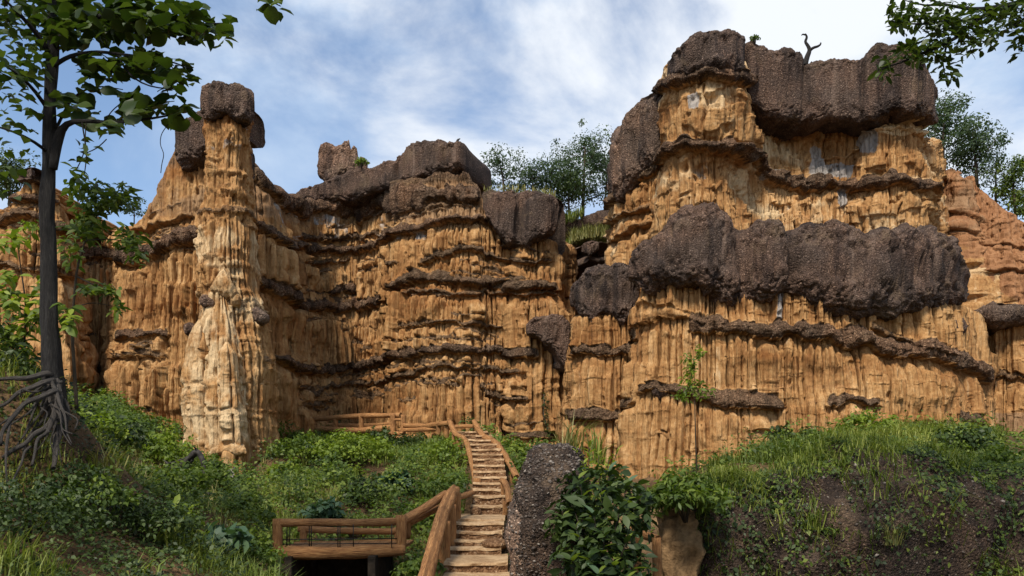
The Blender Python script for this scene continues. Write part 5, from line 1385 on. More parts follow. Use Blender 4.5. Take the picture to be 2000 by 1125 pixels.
# tall grass tufts
for i, (px, d, h, n, lab) in enumerate([
    (1112, 15.6, 1.25, 60, 'tall arching grass behind the dark boulder'), (1165, 15.2, 0.9, 40, 'upright grass blades beside the yellow green bush'),
    (1580, 15.0, 0.6, 40, 'arching grass tuft on the face of the broad mound'), (1735, 14.9, 0.65, 46, 'pale arching grass tuft low on the broad mound'),
    (1915, 16.8, 1.0, 50, 'tall spiky grass at the right end of the mound'), (1440, 16.3, 0.8, 60, 'grass spilling over the narrow pebbly rock'),
    (640, 22.0, 0.75, 80, 'tall grass tuft left of the broad leafed weed'), (840, 24.5, 0.8, 60, 'upright grass tuft near the stair landing'),
    (575, 20.0, 0.7, 70, 'grass tuft above the footbridge left end'), (200, 12.6, 0.8, 60, 'arching grass below the tree roots'),
    (330, 12.2, 0.75, 60, 'arching grass in the lower left thicket'), (270, 9.9, 0.6, 50, 'dark grass at the bottom edge of the left bank'),
    (540, 27.5, 0.8, 80, 'grass tuft beside the bare patch by the pinnacle'), (520, 13.4, 0.5, 50, 'yellowing grass tuft below the footbridge')]):
    g_ = foot(px, 0, d)
    if px in (1580, 1735):
        Qm, Nm = mound_r; sx_ = Qm[..., 0] / Qm[..., 1] * F + 1000; sy_ = HOR - (Qm[..., 2] - EYE) / Qm[..., 1] * F
        kk = np.argmin((sx_ - px) ** 2 + (sy_ - (1025 if px == 1580 else 1055)) ** 2 + 1e6 * (Nm[..., 1] > 0)); g_ = Vector(Qm.reshape(-1, 3)[kk])
    if px == 1440: g_ = P(px, 990, d)
    if px == 1112: g_ = P(px, 905, d)
    if px == 1165: g_ = P(px, 900, d)
    if px == 1915: g_ = P(px, 990, d)
    tuft(lab, g_, h, n, 0.10, 'grass' if i % 3 else 'grass_dry', 950 + i, 0.028)

# the broad-leafed bush in front of the boulder: every large leaf its own piece
def leaf_proto(name, ln, wd, seed, mat, wav=0.05, holes=False, nl=7, fold=0.12, droop=0.25, pw=0.75):
    """one curved pointed leaf with a folded midrib, base at the origin, along +Y"""
    r = np.random.default_rng(seed)
    tt = np.linspace(0, 1, nl)
    hw = wd / 2 * np.sin(np.pi * tt ** 0.8) ** pw + 0.002
    z = -droop * ln * tt ** 2
    V = []
    for k in range(nl):
        wz = wav * wd * math.sin(6.0 * tt[k] + seed)
        V += [(-hw[k], tt[k] * ln, z[k] + fold * hw[k] * 2 + wz), (0, tt[k] * ln, z[k]), (hw[k], tt[k] * ln, z[k] + fold * hw[k] * 2 - wz)]
    Fc = [[3 * k + a, 3 * k + a + 1, 3 * k + a + 4, 3 * k + a + 3] for k in range(nl - 1) for a in (0, 1)]
    me = mesh_np(name, np.array(V), np.array(Fc), True, {'rnd': np.full(len(V), r.random())})
    me.materials.append(M[mat])
    return me
def place_leaf(me, parent, pos, axis, nrm, s, name='leaf'):
    a = Vector(axis).normalized(); n_ = Vector(nrm); x_ = a.cross(n_).normalized(); n_ = x_.cross(a)
    m = Matrix(((x_.x, a.x, n_.x, pos[0]), (x_.y, a.y, n_.y, pos[1]), (x_.z, a.z, n_.z, pos[2]), (0, 0, 0, 1)))
    o = bpy.data.objects.new(name, me); COL.objects.link(o); o.parent = parent
    o.matrix_local = m @ Matrix.Scale(s, 4)
    return o
BIG = [leaf_proto('leaf', 0.30, 0.125, 3 + k, ['leaf_dark', 'leaf_blue', 'leaf_mid', 'leaf_dark'][k]) for k in range(4)]
YEL = [leaf_proto('leaf', 0.17, 0.05, 13 + k, 'leaf_bright', nl=5) for k in range(3)]
def whorl_plant(label, foot_, stems, protos, seed, per=9, tip=0.0, cat='bush', name='leafy_bush', size=1.0):
    r = np.random.default_rng(seed)
    e = empty(name, foot_)
    tag(e, label, cat)
    for q in stems:
        q = Vector(q) - foot_
        mid = Vector((q.x * 0.35, q.y * 0.35, q.z * 0.55))
        put('stem', tube([(q.x * 0.1, q.y * 0.1, -0.1), tuple(mid), tuple(q)], [0.022, 0.016, 0.008], 6), 'twig', e)
        for k in range(per):
            a = 2.4 * k + r.random() * 0.6; t_ = 1 - 0.5 * (k / per) ** 1.2
            el = 0.95 - 1.3 * (k / per) + r.normal(0, 0.15)
            ax = Vector((math.cos(a) * math.cos(el), math.sin(a) * math.cos(el), math.sin(el)))
            base = mid.lerp(q, max(0.0, 2 * t_ - 1))
            nn = Vector((-math.cos(a) * math.sin(el), -math.sin(a) * math.sin(el), math.cos(el))) + Vector(r.normal(0, 0.2, 3))
            place_leaf(protos[int(r.integers(len(protos)))], e, base, ax, nn, size * (0.65 + 0.5 * r.random()) * (0.7 + 0.6 * k / per))
    return e
r = np.random.default_rng(971)
st = []
for (px, py, d) in [(1130, 935, 13.2), (1175, 955, 13.0), (1225, 945, 13.2), (1250, 965, 13.0), (1115, 975, 12.9), (1160, 1000, 12.7), (1210, 995, 12.6), (1245, 1010, 12.8), (1125, 1030, 12.6), (1180, 1045, 12.4), (1225, 1055, 12.4), (1150, 1085, 12.2), (1200, 1100, 12.1), (1115, 1090, 12.4), (1245, 1095, 12.4), (1190, 920, 13.4), (1100, 1010, 12.9), (1170, 1120, 12.0), (1225, 1130, 12.0)]:
    st.append(P(px, py, d))
bush_big = whorl_plant('broad leafed dark green bush right of the dark boulder', foot(1175, 0, 12.9), st, BIG, 973, 15, size=1.1)
rr_ = np.random.default_rng(974)
fb = foot(1175, 0, 12.9)
cc_ = np.array([tuple(q - fb + Vector((0, 0.25, -0.12))) for q in st])
o = obj('foliage', foliage_mesh('foliage', [clump_leaves(rr_, cc_, np.full(len(cc_), 0.30), 60, 0.19, 0.085, 0.9, 0.4, False)]), M['leaf_dark'], bush_big)
o['kind'] = 'stuff'
st = [P(px, py, d) for (px, py, d) in [(1125, 880, 14.4), (1150, 868, 14.5), (1170, 885, 14.4), (1190, 895, 14.3), (1140, 905, 14.2), (1205, 880, 14.5), (1120, 915, 14.2), (1175, 910, 14.2)]]
whorl_plant('yellow green slender leafed shrub above the broad leafed bush', foot(1150, 0, 14.3), st, YEL, 975, 30, size=1.15)
st = [P(px, py, d) for (px, py, d) in [(225, 955, 12.4), (245, 985, 12.2), (335, 985, 12.8), (350, 1015, 12.6), (310, 1035, 12.2), (260, 1035, 11.8), (205, 1000, 12.0)]]
whorl_plant('glossy broad leafed plant in the lower left thicket', foot(275, 0, 12.6), st, BIG, 977, 9, size=0.8)
# small dark-leafed vine hanging down the buttress
vv = [(1062, 770), (1063, 790), (1061, 808), (1066, 828), (1072, 850)]
vpts = [P(a, b, 36.6) for a, b in vv]
vine = empty('hanging_vine', vpts[-1]); tag(vine, 'dark thread of creeper hanging down the buttress', 'creeper')
put('stem', tube(vpts, 0.03, 5), 'twig', vine, vpts[-1])
r = np.random.default_rng(979)
vc = np.array([tuple(vpts[0].lerp(vpts[-1], k / 11.0) + Vector((r.normal(0, 0.06), -0.05, 0)) - vpts[-1]) for k in range(12)])
obj('foliage', foliage_mesh('foliage', [clump_leaves(r, vc, np.full(12, 0.10), 14, 0.09, 0.06)]), M['leaf_dark'], vine)

# ------------------------------------------------------------------ trees
def branch_paths(r, base, top, n, spread, lift=0.5, low=0.12):
    """limbs leaving the trunk between 35 and 95 percent of its height"""
    out = []
    for k in range(n):
        f_ = low + (0.95 - low) * (k + r.random() * 0.6) / n
        a = 2.4 * k + r.random()
        s_ = base.lerp(top, f_)
        L_ = spread * (1.1 - 0.6 * f_) * r.uniform(0.7, 1.15)
        e_ = s_ + Vector((math.cos(a) * L_, math.sin(a) * L_, L_ * lift * r.uniform(0.5, 1.4)))
        m_ = s_.lerp(e_, 0.5) + Vector((0, 0, -0.08 * L_))
        out.append([s_, m_, e_])
    return out
def tree(label, base, h, spread, rtrunk, nb, nleaf, ln, mat, seed, name='tree', lean=(0, 0), group=None, flat=0.75, crown_r=0.35, start=0.0, bark='twig'):
    r = np.random.default_rng(seed)
    e = empty(name, base)
    group = group or ('trees on the ridge between the cliffs' if seed <= 1006 else 'trees on the red slope' if 1008 <= seed <= 1011 else None)
    tag(e, label, 'tree', group)
    top = Vector((lean[0], lean[1], h))
    mid = top * 0.5 + Vector((r.normal(0, 0.03 * h), r.normal(0, 0.03 * h), 0))
    b0 = Vector((0, 0, -0.4))
    put('trunk', tube([b0, mid * 0.5, mid, mid.lerp(top, 0.5), top], [rtrunk, rtrunk * 0.85, rtrunk * 0.65, rtrunk * 0.45, rtrunk * 0.15], 8, seed, 0.1), bark, e)
    br_ = branch_paths(r, mid * (0.2 + start), top, nb, spread)
    cen = []
    for q in br_:
        put('branch', tube(q, [rtrunk * 0.35, rtrunk * 0.22, rtrunk * 0.08], 5), bark, e)
        for f_ in (0.3, 0.5, 0.7, 0.9, 1.05):
            c_ = q[0].lerp(q[2], f_)
            for _ in range(2):
                cen.append(tuple(c_ + Vector(r.normal(0, 0.16 * spread, 3))))
    for k in range(max(4, nb // 2)):
        cen.append(tuple(top + Vector(r.normal(0, 0.14 * spread, 3))))
    cen = np.array(cen)
    cr = crown_r * spread * 0.6 * (0.5 + 0.8 * r.random(len(cen)))
    me = foliage_mesh('crown', [clump_leaves(r, cen, cr, max(4, int(nleaf * 2.2) // len(cen)), ln * 0.95, ln * 0.5, flat, 0.5, True)])
    obj('crown', me, M[mat], e)
    return e
M['leaf_far'] = mat_leaf('leaf_far_green', (0.020, 0.040, 0.018), (0.045, 0.078, 0.032), (0.085, 0.125, 0.050), 0.3)
tree('small open crowned tree alone on the ridge behind the dark block', P(985, 385, 47.5), 2.3, 1.6, 0.08, 8, 900, 0.14, 'leaf_far', 1001, lean=(-0.3, 0), crown_r=0.42)
tree('low bushy tree in the middle of the ridge row', P(1040, 395, 47.5), 1.9, 1.6, 0.07, 8, 900, 0.14, 'leaf_far', 1002, crown_r=0.42)
tree('rounded tree just left of the tallest ridge tree', P(1078, 415, 47.8), 2.8, 1.7, 0.08, 9, 1300, 0.14, 'leaf_far', 1003, crown_r=0.45)
tree('tallest slim tree on the ridge between the cliffs', P(1138, 425, 48.5), 4.6, 2.0, 0.11, 12, 2400, 0.14, 'leaf_far', 1004, lean=(0.15, 0), crown_r=0.48)
tree('dense dark tree below the tallest ridge tree', P(1112, 428, 47.4), 2.4, 1.6, 0.08, 9, 1500, 0.14, 'leaf_dark', 1005, crown_r=0.5)
tree('slim ridge tree half hidden by the massif', P(1180, 415, 49.0), 3.7, 1.6, 0.08, 10, 1300, 0.14, 'leaf_far', 1006, crown_r=0.45)
tree('thin straight tree standing behind the massif shoulder', P(1842, 345, 39.5), 3.7, 1.3, 0.09, 12, 1500, 0.15, 'leaf_far', 1007, crown_r=0.65, lean=(0.1, 0))
tree('broad leafy tree on the red slope crest', P(1908, 352, 38.2), 2.2, 1.5, 0.09, 10, 1600, 0.14, 'leaf_far', 1008, lean=(-0.2, 0), crown_r=0.5)
tree('twiggy half bare tree on the red slope crest', P(1945, 392, 37.8), 2.0, 1.2, 0.06, 10, 500, 0.12, 'leaf_far', 1009, crown_r=0.5)
tree('slim tree at the right edge of the red slope', P(1985, 420, 37.4), 2.4, 1.1, 0.07, 9, 1000, 0.14, 'leaf_mid', 1010, crown_r=0.5)
tree('low bush like tree at the right end of the slope', P(2010, 440, 37.4), 1.4, 1.0, 0.06, 7, 700, 0.14, 'leaf_mid', 1011, crown_r=0.5)
tree('dark tree behind the far left tower', P(20, 420, 40), 2.4, 1.8, 0.1, 9, 1500, 0.16, 'leaf_dark', 1012, crown_r=0.5)
tree('tiny bush tree on the ridge left of the pinnacle', P(262, 428, 36.5), 0.7, 0.5, 0.03, 6, 260, 0.11, 'leaf_far', 1013, crown_r=0.5)
# slender sapling in front of the massif
sp = foot(1362, 0, 22.0)
sap_top = P(1355, 682, 22.0)
e = empty('sapling', sp); tag(e, 'slender sapling with a tuft of leaves in front of the massif', 'sapling')
put('trunk', tube([(0, 0, -0.2), (-0.05, 0, 1.4), tuple(P(1357, 790, 22.0) - sp), tuple(sap_top - sp)], [0.022, 0.018, 0.013, 0.005], 6, 3, 0.1), 'twig', e)
r = np.random.default_rng(1021)
sc_ = [tuple(P(1355 + r.normal(0, 7), py, 22.0) - sp) for py in np.linspace(684, 760, 12)] + [tuple(P(px, py, 22.0) - sp) for px, py in ((1330, 768), (1345, 776), (1372, 772), (1385, 762), (1340, 758), (1368, 752), (1325, 775))]
obj('crown', foliage_mesh('crown', [clump_leaves(r, np.array(sc_), np.full(len(sc_), 0.14), 22, 0.13, 0.055, 0.9, 0.4)]), M['leaf_bright'], e)

# --- the dark tree at the left with its bared roots
TD = 12.2
tb = P(104, 748, TD)
e = empty('tree', tb)
tag(e, 'dark leaning tree with bared roots and large round leaves at left', 'tree')
left_tree = e
def lt(name, pp, rr, mat='bark', sides=10, step=0.12, rough=0.14, bark=0.16, seed=1):
    return put(name, tube([P(*q) for q in pp], rr, sides, seed, rough, step, True, bark), mat, left_tree, tb)
lt('trunk', [(104, 900, TD), (106, 800, TD), (102, 740, TD), (97, 640, TD), (96, 540, TD), (93, 430, TD), (96, 320, TD), (97, 210, TD), (101, 120, TD), (104, 60, TD), (100, -60, TD), (96, -200, TD + 0.2)], [0.19, 0.17, 0.15, 0.118, 0.106, 0.10, 0.098, 0.086, 0.082, 0.07, 0.055, 0.03], 'bark', 22, 0.05, 0.16, 0.26)
lt('trunk', [(104, 330, TD - 0.1), (113, 270, TD - 0.1), (128, 238, TD - 0.15), (165, 236, TD - 0.2), (230, 240, TD - 0.3), (300, 231, TD - 0.4), (350, 222, TD - 0.4)], [0.06, 0.07, 0.045, 0.03, 0.024, 0.016, 0.008], seed=2)
BR = [
    ([(104, 130, TD), (135, 108, TD - .2), (190, 100, TD - .5), (255, 108, TD - .8), (330, 118, TD - 1.0), (375, 135, TD - 1.1)], 0.035),
    ([(104, 90, TD), (140, 50, TD - .3), (200, 28, TD - .6), (290, 38, TD - .9), (370, 48, TD - 1.0), (445, 45, TD - 1.1)], 0.05),
    ([(104, 80, TD), (135, 30, TD), (175, -30, TD + .2), (230, -90, TD + .3)], 0.06),
    ([(100, 110, TD), (70, 60, TD - .2), (30, 20, TD - .5), (-20, -30, TD - .8)], 0.05),
    ([(98, 220, TD), (60, 165, TD - .3), (20, 130, TD - .6), (-40, 105, TD - .8)], 0.035),
    ([(175, -30, TD), (280, -50, TD - .6), (400, -40, TD - 1.0), (500, -12, TD - 1.2), (548, 12, TD - 1.2)], 0.035),
    ([(97, 300, TD), (60, 270, TD - .4), (10, 250, TD - .6), (-40, 240, TD - .6)], 0.03),
    ([(230, 110, TD - .6), (255, 150, TD - .8), (290, 170, TD - .9), (345, 175, TD - 1.0)], 0.018),
    ([(110, 250, TD), (140, 190, TD + .4), (185, 165, TD + .7), (240, 175, TD + 1)], 0.025),
    ([(160, 238, TD - .2), (170, 300, TD - .3), (165, 340, TD - .3)], 0.012),
]
for i, (pp, r0) in enumerate(BR):
    lt('branch', pp, np.linspace(r0, 0.007, len(pp)), 'bark', 7, 0.15, 0.1, 0.0, 20 + i)
# roots
ROOTS = [
    ([(112, 745, TD - .15), (118, 790, TD - .5), (95, 835, TD - .8), (50, 870, TD - 1.1), (5, 895, TD - 1.3)], 0.055),
    ([(118, 770, TD - .3), (85, 775, TD - .7), (45, 790, TD - .8), (12, 830, TD - 1.2), (2, 870, TD - 1.4)], 0.045),
    ([(105, 742, TD - .3), (60, 760, TD - .6), (30, 770, TD - .7), (-20, 800, TD - .9)], 0.045),
    ([(120, 775, TD - .4), (105, 820, TD - .8), (90, 850, TD - 1.0), (70, 870, TD - 1.2), (62, 910, TD - 1.5)], 0.035),
    ([(115, 790, TD - .4), (112, 840, TD - .6), (108, 880, TD - .9), (104, 915, TD - 1.1)], 0.06),
    ([(100, 730, TD - .1), (70, 735, TD - .3), (30, 738, TD - .4), (-10, 742, TD - .5)], 0.05),
    ([(60, 872, TD - 1.1), (45, 900, TD - 1.4), (30, 960, TD - 1.8), (25, 1010, TD - 2.1)], 0.018),
    ([(20, 820, TD - 1.1), (12, 880, TD - 1.5), (14, 950, TD - 1.9)], 0.022),
    ([(125, 780, TD - .3), (132, 820, TD - .4), (128, 860, TD - .7)], 0.025),
    ([(122, 745, TD - .2), (60, 768, TD - .75), (40, 775, TD - .8)], 0.02),
]
for i, (pp, r0) in enumerate(ROOTS):
    jr = np.random.default_rng(300 + i)
    qq = []
    for a_, b_ in zip(pp[:-1], pp[1:]):
        qq.append(a_)
        qq.append(tuple((np.array(a_) + np.array(b_)) / 2 + np.array([jr.normal(0, 7), jr.normal(0, 7), jr.normal(0, .05)])))
    pp = qq + [pp[-1]]
    lt('root', pp, np.linspace(r0, r0 * 0.45, len(pp)), 'root', 8, 0.07, 0.18, 0.1, 40 + i)
rr_ = np.random.default_rng(61)
for i in range(16):                      # finer tangled roots
    a0 = rr_.uniform(80, 124); q = [(a0, rr_.uniform(735, 790), TD - rr_.uniform(.1, .4))]
    dx = rr_.uniform(-30, 10); 
    for k_ in range(5):
        l_ = q[-1]; q.append((l_[0] + dx + rr_.normal(0, 10), l_[1] + rr_.uniform(8, 34), l_[2] - rr_.uniform(0.1, 0.28)))
    lt('root', q, np.linspace(rr_.uniform(0.012, 0.035), 0.006, 6), 'root', 6, 0.07, 0.2, 0.1, 80 + i)
# leaf masses: (px, py, rx, ry, d, count, leaf length)
ROUND = [leaf_proto('leaf', 0.25, 0.215, 23 + k, 'leaf_tree', 0.10, nl=8, fold=0.05, droop=0.15, pw=0.5) for k in range(5)]
MASS = [
    (60, 40, 90, 60, TD, 170, 0.75), (40, 130, 70, 60, TD - .4, 90, .75), (30, 230, 60, 60, TD - .4, 38, .75), (170, 40, 80, 50, TD - .3, 130, 1), (270, 35, 75, 42, TD - .7, 110, 1), (360, 40, 60, 34, TD - 1, 75, 1), (430, 60, 32, 34, TD - 1.1, 22, .9), (200, 130, 60, 30, TD - .4, 50, 1), (290, 130, 50, 34, TD - .8, 60, 1), (350, 150, 36, 40, TD - 1, 30, .9),
    (150, 200, 50, 40, TD + .2, 30, 1.1), (255, 195, 40, 20, TD - .4, 22, 1.2), (300, 215, 60, 22, TD - .4, 26, 1.15), (355, 222, 26, 22, TD - .4, 13, 1.15), (220, 245, 40, 18, TD - .2, 12, 1.1), (535, 10, 26, 14, TD - 1.2, 8, .8), (470, -20, 40, 20, TD - 1.1, 14, .9), (20, 330, 50, 60, TD - .2, 30, .6), (160, 300, 26, 40, TD - .2, 14, .6), (130, 90, 40, 40, TD, 30, 1),
]
r = np.random.default_rng(1031)
cand = []
for (px, py, rx, ry, d, n, s_) in MASS:
    for _ in range(n):
        q = unit(r.normal(0, 1, 3)) * r.random() ** 0.45
        cand.append((px + q[0] * rx, py + q[1] * ry, d + q[2] * 0.9, s_ * r.uniform(0.7, 1.15)))
cand.sort(key=lambda q: -q[3] / q[2])
rest = []
k = 0
for (px, py, d, s_) in cand:
    pos = P(px, py, d) - tb
    a = r.uniform(0, 2 * math.pi); el = r.normal(-0.15, 0.35)
    ax = Vector((math.cos(a) * math.cos(el), math.sin(a) * math.cos(el), math.sin(el)))
    nn = Vector((r.normal(0, 0.4), r.normal(-0.25, 0.4), 1.0))
    inview = -10 < px < 700 and py > -12
    if k < 300 and inview:
        place_leaf(ROUND[int(r.integers(5))], left_tree, pos, ax, nn, s_); k += 1
    else:
        rest.append((tuple(pos), tuple(ax), tuple(nn), 0.26 * s_))
# the crown goes on above the frame
for _ in range(520):
    q = unit(r.normal(0, 1, 3)) * r.random() ** 0.5
    pos = Vector((-6.2 + q[0] * 3.6, 12.0 + q[1] * 3.0, 11.6 + q[2] * 1.9)) - tb
    a = r.uniform(0, 2 * math.pi)
    rest.append((tuple(pos), (math.cos(a), math.sin(a), -0.1), (r.normal(0, .4), r.normal(0, .4), 1.0), 0.28))
ra = np.array([q[0] for q in rest]); rb = np.array([q[1] for q in rest]); rc = np.array([q[2] for q in rest]); rl = np.array([q[3] for q in rest])
o = obj('crown', foliage_mesh('crown', [leaf_blades(ra, rb, rc, rl, rl * 0.75, r.random(len(rl)))]), M['leaf_tree'], left_tree)
o['kind'] = 'stuff'

# --- slender-leafed saplings and climbers around its trunk
def twig_plant(label, foot_, twigs, masses, leaf, mat, seed, name='sapling', cat='sapling', droop=-0.3):
    r = np.random.default_rng(seed)
    e = empty(name, foot_); tag(e, label, cat)
    for (pp, r0) in twigs:
        put('branch', tube([P(*q) - foot_ for q in pp], np.linspace(r0, 0.004, len(pp)), 6, seed, 0.1, 0.15), 'twig', e)
    pos, ax, nn, ll = [], [], [], []
    for (px, py, rx, ry, d, n) in masses:
        for _ in range(int(n * 1.6)):
            q = unit(r.normal(0, 1, 3)) * r.random() ** 0.5
            pos.append(tuple(P(px + q[0] * rx, py + q[1] * ry, d + q[2] * 0.5) - foot_))
            a = r.uniform(0, 2 * math.pi); el = r.normal(droop, 0.4)
            ax.append((math.cos(a) * math.cos(el), math.sin(a) * math.cos(el), math.sin(el))); nn.append((r.normal(0, .5), r.normal(-.4, .5), 0.8)); ll.append(leaf * math.exp(r.normal(0, .25)))
    ll = np.array(ll)
    obj('foliage', foliage_mesh('foliage', [leaf_blades(np.array(pos), np.array(ax), np.array(nn), ll, ll * 0.42, r.random(len(ll)))]), M[mat], e)
    return e
twig_plant('light green sapling growing just right of the dark trunk', foot(150, 0, 13.2), [([(150, 800, 13.2), (140, 640, 13.2), (150, 520, 13.2), (180, 430, 13.2), (230, 380, 13.2)], 0.03), ([(150, 540, 13.2), (190, 560, 13.1), (235, 575, 13.0)], 0.014), ([(165, 470, 13.2), (220, 465, 13), (268, 478, 13)], 0.014), ([(145, 600, 13.2), (180, 590, 13), (230, 600, 13)], 0.012)],
    [(190, 385, 60, 35, 13.2, 150), (235, 385, 35, 30, 13.2, 80), (175, 440, 40, 40, 13.2, 110), (250, 460, 34, 30, 13.0, 60), (265, 500, 20, 28, 13, 24), (190, 565, 50, 14, 13.1, 60), (230, 600, 14, 24, 13, 22), (140, 480, 22, 50, 13.2, 50), (150, 355, 30, 30, 13.2, 40)], 0.15, 'leaf_mid', 1041)
twig_plant('bright leafed sapling at the left edge before the far tower', foot(45, 0, 12.9), [([(50, 790, 12.9), (46, 690, 12.9), (52, 600, 12.9), (40, 520, 12.9), (30, 440, 12.9)], 0.025), ([(50, 620, 12.9), (20, 590, 12.7), (0, 585, 12.6)], 0.012), ([(46, 660, 12.9), (70, 630, 12.8), (85, 615, 12.7)], 0.012)],
    [(25, 470, 40, 22, 12.8, 26), (20, 585, 34, 30, 12.7, 50), (60, 620, 30, 30, 12.8, 36), (30, 660, 40, 36, 12.8, 60), (80, 590, 16, 50, 12.8, 30), (130, 620, 20, 50, 12.3, 30), (60, 440, 30, 16, 12.8, 14), (20, 540, 24, 16, 12.7, 16)], 0.19, 'leaf_bright', 1043)
twig_plant('dark undergrowth sapling left of the tree roots', foot(20, 0, 12.6), [([(20, 790, 12.6), (22, 700, 12.6), (15, 640, 12.6)], 0.02)], [(20, 690, 40, 40, 12.6, 90), (50, 720, 34, 26, 12.5, 60), (0, 640, 22, 34, 12.6, 40)], 0.13, 'leaf_dark', 1045)
# hanging creeper thread below the leaves
hv = [P(a, b, 11.7) for a, b in ((328, 243), (314, 262), (312, 285), (322, 300), (316, 318), (314, 338))]
o = put('hanging_tendril', tube(hv, 0.006, 5, 0, 0, 0.05), 'twig', left_tree, tb)
for a_, b_, c_ in (((165, 300), (190, 290), (208, 272)), ((150, 330), (165, 300), (168, 240)), ((205, 235), (220, 215), (238, 200))):
    put('tendril', tube([P(a_[0], a_[1], 12.0), P(b_[0], b_[1], 11.9), P(c_[0], c_[1], 11.8)], 0.008, 5, 0, 0, 0.08), 'twig', left_tree, tb)

# --- the tree whose branches hang in at the upper right; its trunk stands outside the frame
RB = Vector((9.2, 10.6, gz(9.2, 10.6)))
e = empty('tree', RB)
tag(e, 'dark leafy branches of a tree hanging in at the upper right', 'tree')
put('trunk', tube([(0, 0, -0.3), (0.1, 0, 3), (-0.1, -0.1, 6), (-0.5, -0.2, 9.5), (-0.8, -0.2, 12)], [0.24, 0.2, 0.17, 0.12, 0.05], 12, 5, 0.12, 0.3, True, 0.15), 'bark', e)
RBR = [
    ([(2160, -60, 10.4), (2040, -5, 10.2), (1960, 12, 10.0), (1905, 20, 9.9), (1850, 10, 9.8), (1800, -5, 9.7)], 0.05),
    ([(1960, 12, 10.0), (1905, 40, 9.8), (1870, 75, 9.7), (1830, 90, 9.6), (1790, 110, 9.5), (1745, 128, 9.5), (1712, 138, 9.5)], 0.03),
    ([(1905, 40, 9.8), (1850, 40, 9.6), (1790, 50, 9.5), (1740, 40, 9.5)], 0.02),
    ([(1850, 85, 9.65), (1840, 120, 9.6), (1848, 155, 9.6)], 0.014),
    ([(2040, -5, 10.2), (2000, 40, 10.0), (1960, 60, 9.9), (1940, 80, 9.8)], 0.025),
    ([(2060, 10, 10.2), (2010, 60, 10.1), (1990, 100, 10.0)], 0.02),
    ([(1850, 10, 9.8), (1800, 10, 9.6), (1765, 0, 9.6)], 0.014),
]
for i, (pp, r0) in enumerate(RBR):
    put('branch', tube([P(*q) - RB for q in pp], np.linspace(r0, 0.005, len(pp)), 7, 30 + i, 0.1, 0.12), 'bark', e)
OVAL = [leaf_proto('leaf', 0.115, 0.052, 43 + k, 'leaf_tree', 0.05, nl=5, fold=0.1, droop=0.15) for k in range(4)]
MASS = [(1760, 40, 30, 26, 9.5, 60), (1800, 30, 50, 36, 9.6, 120), (1850, 40, 50, 44, 9.6, 150), (1910, 40, 60, 44, 9.8, 190), (1975, 30, 46, 44, 10, 130), (1990, 85, 20, 26, 10, 36), (1830, 90, 44, 32, 9.6, 110), (1780, 100, 40, 24, 9.5, 80), (1725, 132, 26, 26, 9.5, 44), (1790, 115, 30, 20, 9.5, 40), (1850, 140, 24, 26, 9.6, 40), (1890, 90, 34, 22, 9.7, 50), (1935, 75, 24, 20, 9.8, 34), (1745, 25, 16, 30, 9.5, 26), (2000, 10, 40, 30, 10, 60)]
r = np.random.default_rng(1051)
cand = []
for (px, py, rx, ry, d, n) in MASS:
    for _ in range(n):
        q = unit(r.normal(0, 1, 3)) * r.random() ** 0.5
        cand.append((px + q[0] * rx, py + q[1] * ry, d + q[2] * 0.5, r.uniform(0.7, 1.2)))
cand.sort(key=lambda q: -q[3])
rest = []; k = 0
for (px, py, d, s_) in cand:
    pos = P(px, py, d) - RB
    a = r.uniform(0, 2 * math.pi); el = r.normal(-0.1, 0.4)
    ax = Vector((math.cos(a) * math.cos(el), math.sin(a) * math.cos(el), math.sin(el))); nn = Vector((r.normal(0, .5), r.normal(-.3, .5), 1.0))
    if k < 300 and px < 2000 and py > 0:
        place_leaf(OVAL[int(r.integers(4))], e, pos, ax, nn, s_); k += 1
    else:
        rest.append((tuple(pos), tuple(ax), tuple(nn), 0.115 * s_))
for _ in range(2600):  # unseen crown above the frame, spread leftward to shade the mound
    q = unit(r.normal(0, 1, 3)) * r.random() ** 0.5
    pos = Vector((7.2 + q[0] * 4.0, 10.2 + q[1] * 3.2, 10.9 + q[2] * 1.8)) - RB
    a = r.uniform(0, 2 * math.pi)
    rest.append((tuple(pos), (math.cos(a), math.sin(a), -0.1), (r.normal(0, .4), r.normal(0, .4), 1.0), 0.2))
ra = np.array([q[0] for q in rest]); rb = np.array([q[1] for q in rest]); rc = np.array([q[2] for q in rest]); rl = np.array([q[3] for q in rest])
o = obj('crown', foliage_mesh('crown', [leaf_blades(ra, rb, rc, rl, rl * 0.46, r.random(len(rl)))]), M['leaf_tree'], e)
o['kind'] = 'stuff'

# ------------------------------------------------------------------ dead wood and the bird
t = Nt('charred_wood'); n = t.noise(t.pos((1, 1, 1)), 9, 4, 0.6)
t.bsdf(t.ramp(n, [(0.3, (0.010, 0.009, 0.008)), (0.7, (0.060, 0.052, 0.045))]), 0.8, t.bump(n, 0.8, 0.04), 0.3); M['char'] = t.m
sb = P(1572, 122, 32.6)
e = empty('dead_tree', sb); tag(e, 'bare forked dead tree on the skyline of the massif', 'dead tree')
put('trunk', tube([P(*q) - sb for q in [(1572, 128, 32.6), (1576, 112, 32.6), (1582, 98, 32.6), (1577, 88, 32.6), (1572, 82, 32.6), (1577, 72, 32.6), (1573, 66, 32.6)]], [0.11, 0.10, 0.08, 0.065, 0.055, 0.045, 0.03], 8, 3, 0.2, 0.06, True, 0.1), 'bark', e)
put('branch', tube([P(*q) - sb for q in [(1580, 100, 32.6), (1588, 93, 32.5), (1597, 91, 32.5), (1604, 86, 32.5), (1603, 83, 32.5)]], [0.06, 0.05, 0.045, 0.035, 0.02], 7, 4, 0.2, 0.05), 'bark', e)
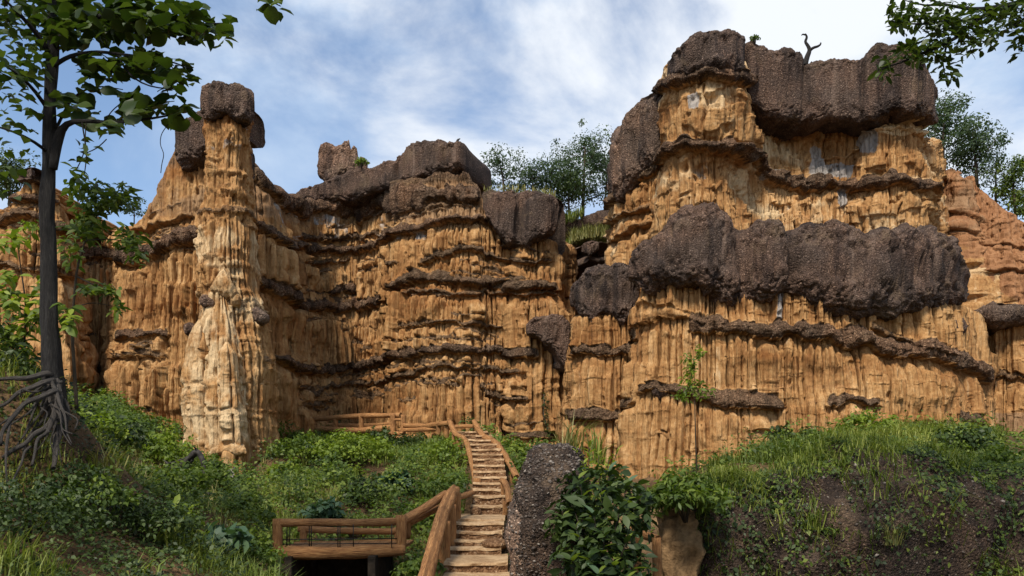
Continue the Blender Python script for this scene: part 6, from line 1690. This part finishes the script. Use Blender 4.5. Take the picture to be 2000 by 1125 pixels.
put('branch', tube([P(*q) - sb for q in [(1574, 68, 32.6), (1568, 67, 32.6), (1565, 69, 32.6)]], [0.04, 0.03, 0.015], 6, 5, 0.2), 'bark', e)
cb = foot(395, 0, 19.5)
e = empty('charred_branch', cb); tag(e, 'black charred branch arching out of the left bushes', 'branch')
for j_, (pp, rr) in enumerate([
    ([(322, 912, 19.8), (334, 916, 19.6), (348, 912, 19.4), (360, 906, 19.3), (371, 893, 19.2), (380, 884, 19.2), (388, 882, 19.1), (394, 893, 19.1), (399, 908, 19.0), (398, 925, 19.0), (402, 940, 19.0), (399, 952, 18.9), (409, 968, 18.9)], [0.03, 0.07, 0.06, 0.09, 0.06, 0.085, 0.06, 0.07, 0.05, 0.055, 0.04, 0.045, 0.03]),
    ([(326, 904, 19.9), (340, 905, 19.7), (356, 898, 19.5), (378, 890, 19.3)], [0.012, 0.035, 0.03, 0.05]),
    ([(340, 925, 19.6), (356, 915, 19.4), (368, 903, 19.3), (383, 886, 19.2)], [0.02, 0.05, 0.04, 0.04]),
    ([(362, 930, 19.3), (366, 915, 19.3), (376, 897, 19.2)], [0.015, 0.03, 0.035]),
    ([(386, 884, 19.1), (382, 876, 19.1), (378, 872, 19.0)], [0.04, 0.025, 0.008]),
    ([(330, 908, 19.8), (322, 900, 19.9), (318, 898, 20.0)], [0.03, 0.018, 0.006])]):
    put('limb', tube([P(*q) - cb for q in pp], rr, 8, 6 + j_, 0.35, 0.05, True, 0.25), 'char', e)
def drop_on(o, x, y, zmax=30.0):
    hit, loc, _, _ = o.ray_cast(Vector((x, y, zmax)), Vector((0, 0, -1)))
    return loc.z if hit else None
bx_ = xof(893, 38.3)
bp = Vector((bx_, 38.3, drop_on(slab_c4, bx_, 38.3) or zof(274, 38.3)))
def bird_mesh():
    # one lathe-like body from tail to beak, tilted upright
    prof = [(-0.20, 0.006), (-0.15, 0.022), (-0.09, 0.035), (-0.03, 0.062), (0.04, 0.072), (0.10, 0.060), (0.14, 0.040), (0.165, 0.042), (0.195, 0.040), (0.215, 0.022), (0.235, 0.008), (0.262, 0.002)]
    pth = []
    for (s_, _) in prof:
        a = 0.95 if s_ < 0.12 else 0.95 - 3.2 * (s_ - 0.12)
        pth.append((0.62 * s_ if s_ < 0.12 else 0.0744 + 0.85 * (s_ - 0.12), 0.0, 0.17 + (0.8 * s_ if s_ < 0.12 else 0.096 + 0.35 * (s_ - 0.12))))
    return tube(pth, [q[1] for q in prof], 10)
bv = bird_mesh()
lg = [tube([(0.0, sy, 0.13), (0.01, sy, 0.06), (0.0, sy, 0.0), (0.04, sy, -0.005)], 0.007, 5) for sy in (-0.025, 0.025)]
bo_ = put('bird', join_tubes([bv] + lg), 'char')
bo_.location = bp + Vector((0, 0, 0.0)); bo_.scale = (0.85, 0.85, 0.85)
tag(bo_, 'small dark bird perched on the tip of the flat dark slab', 'bird')
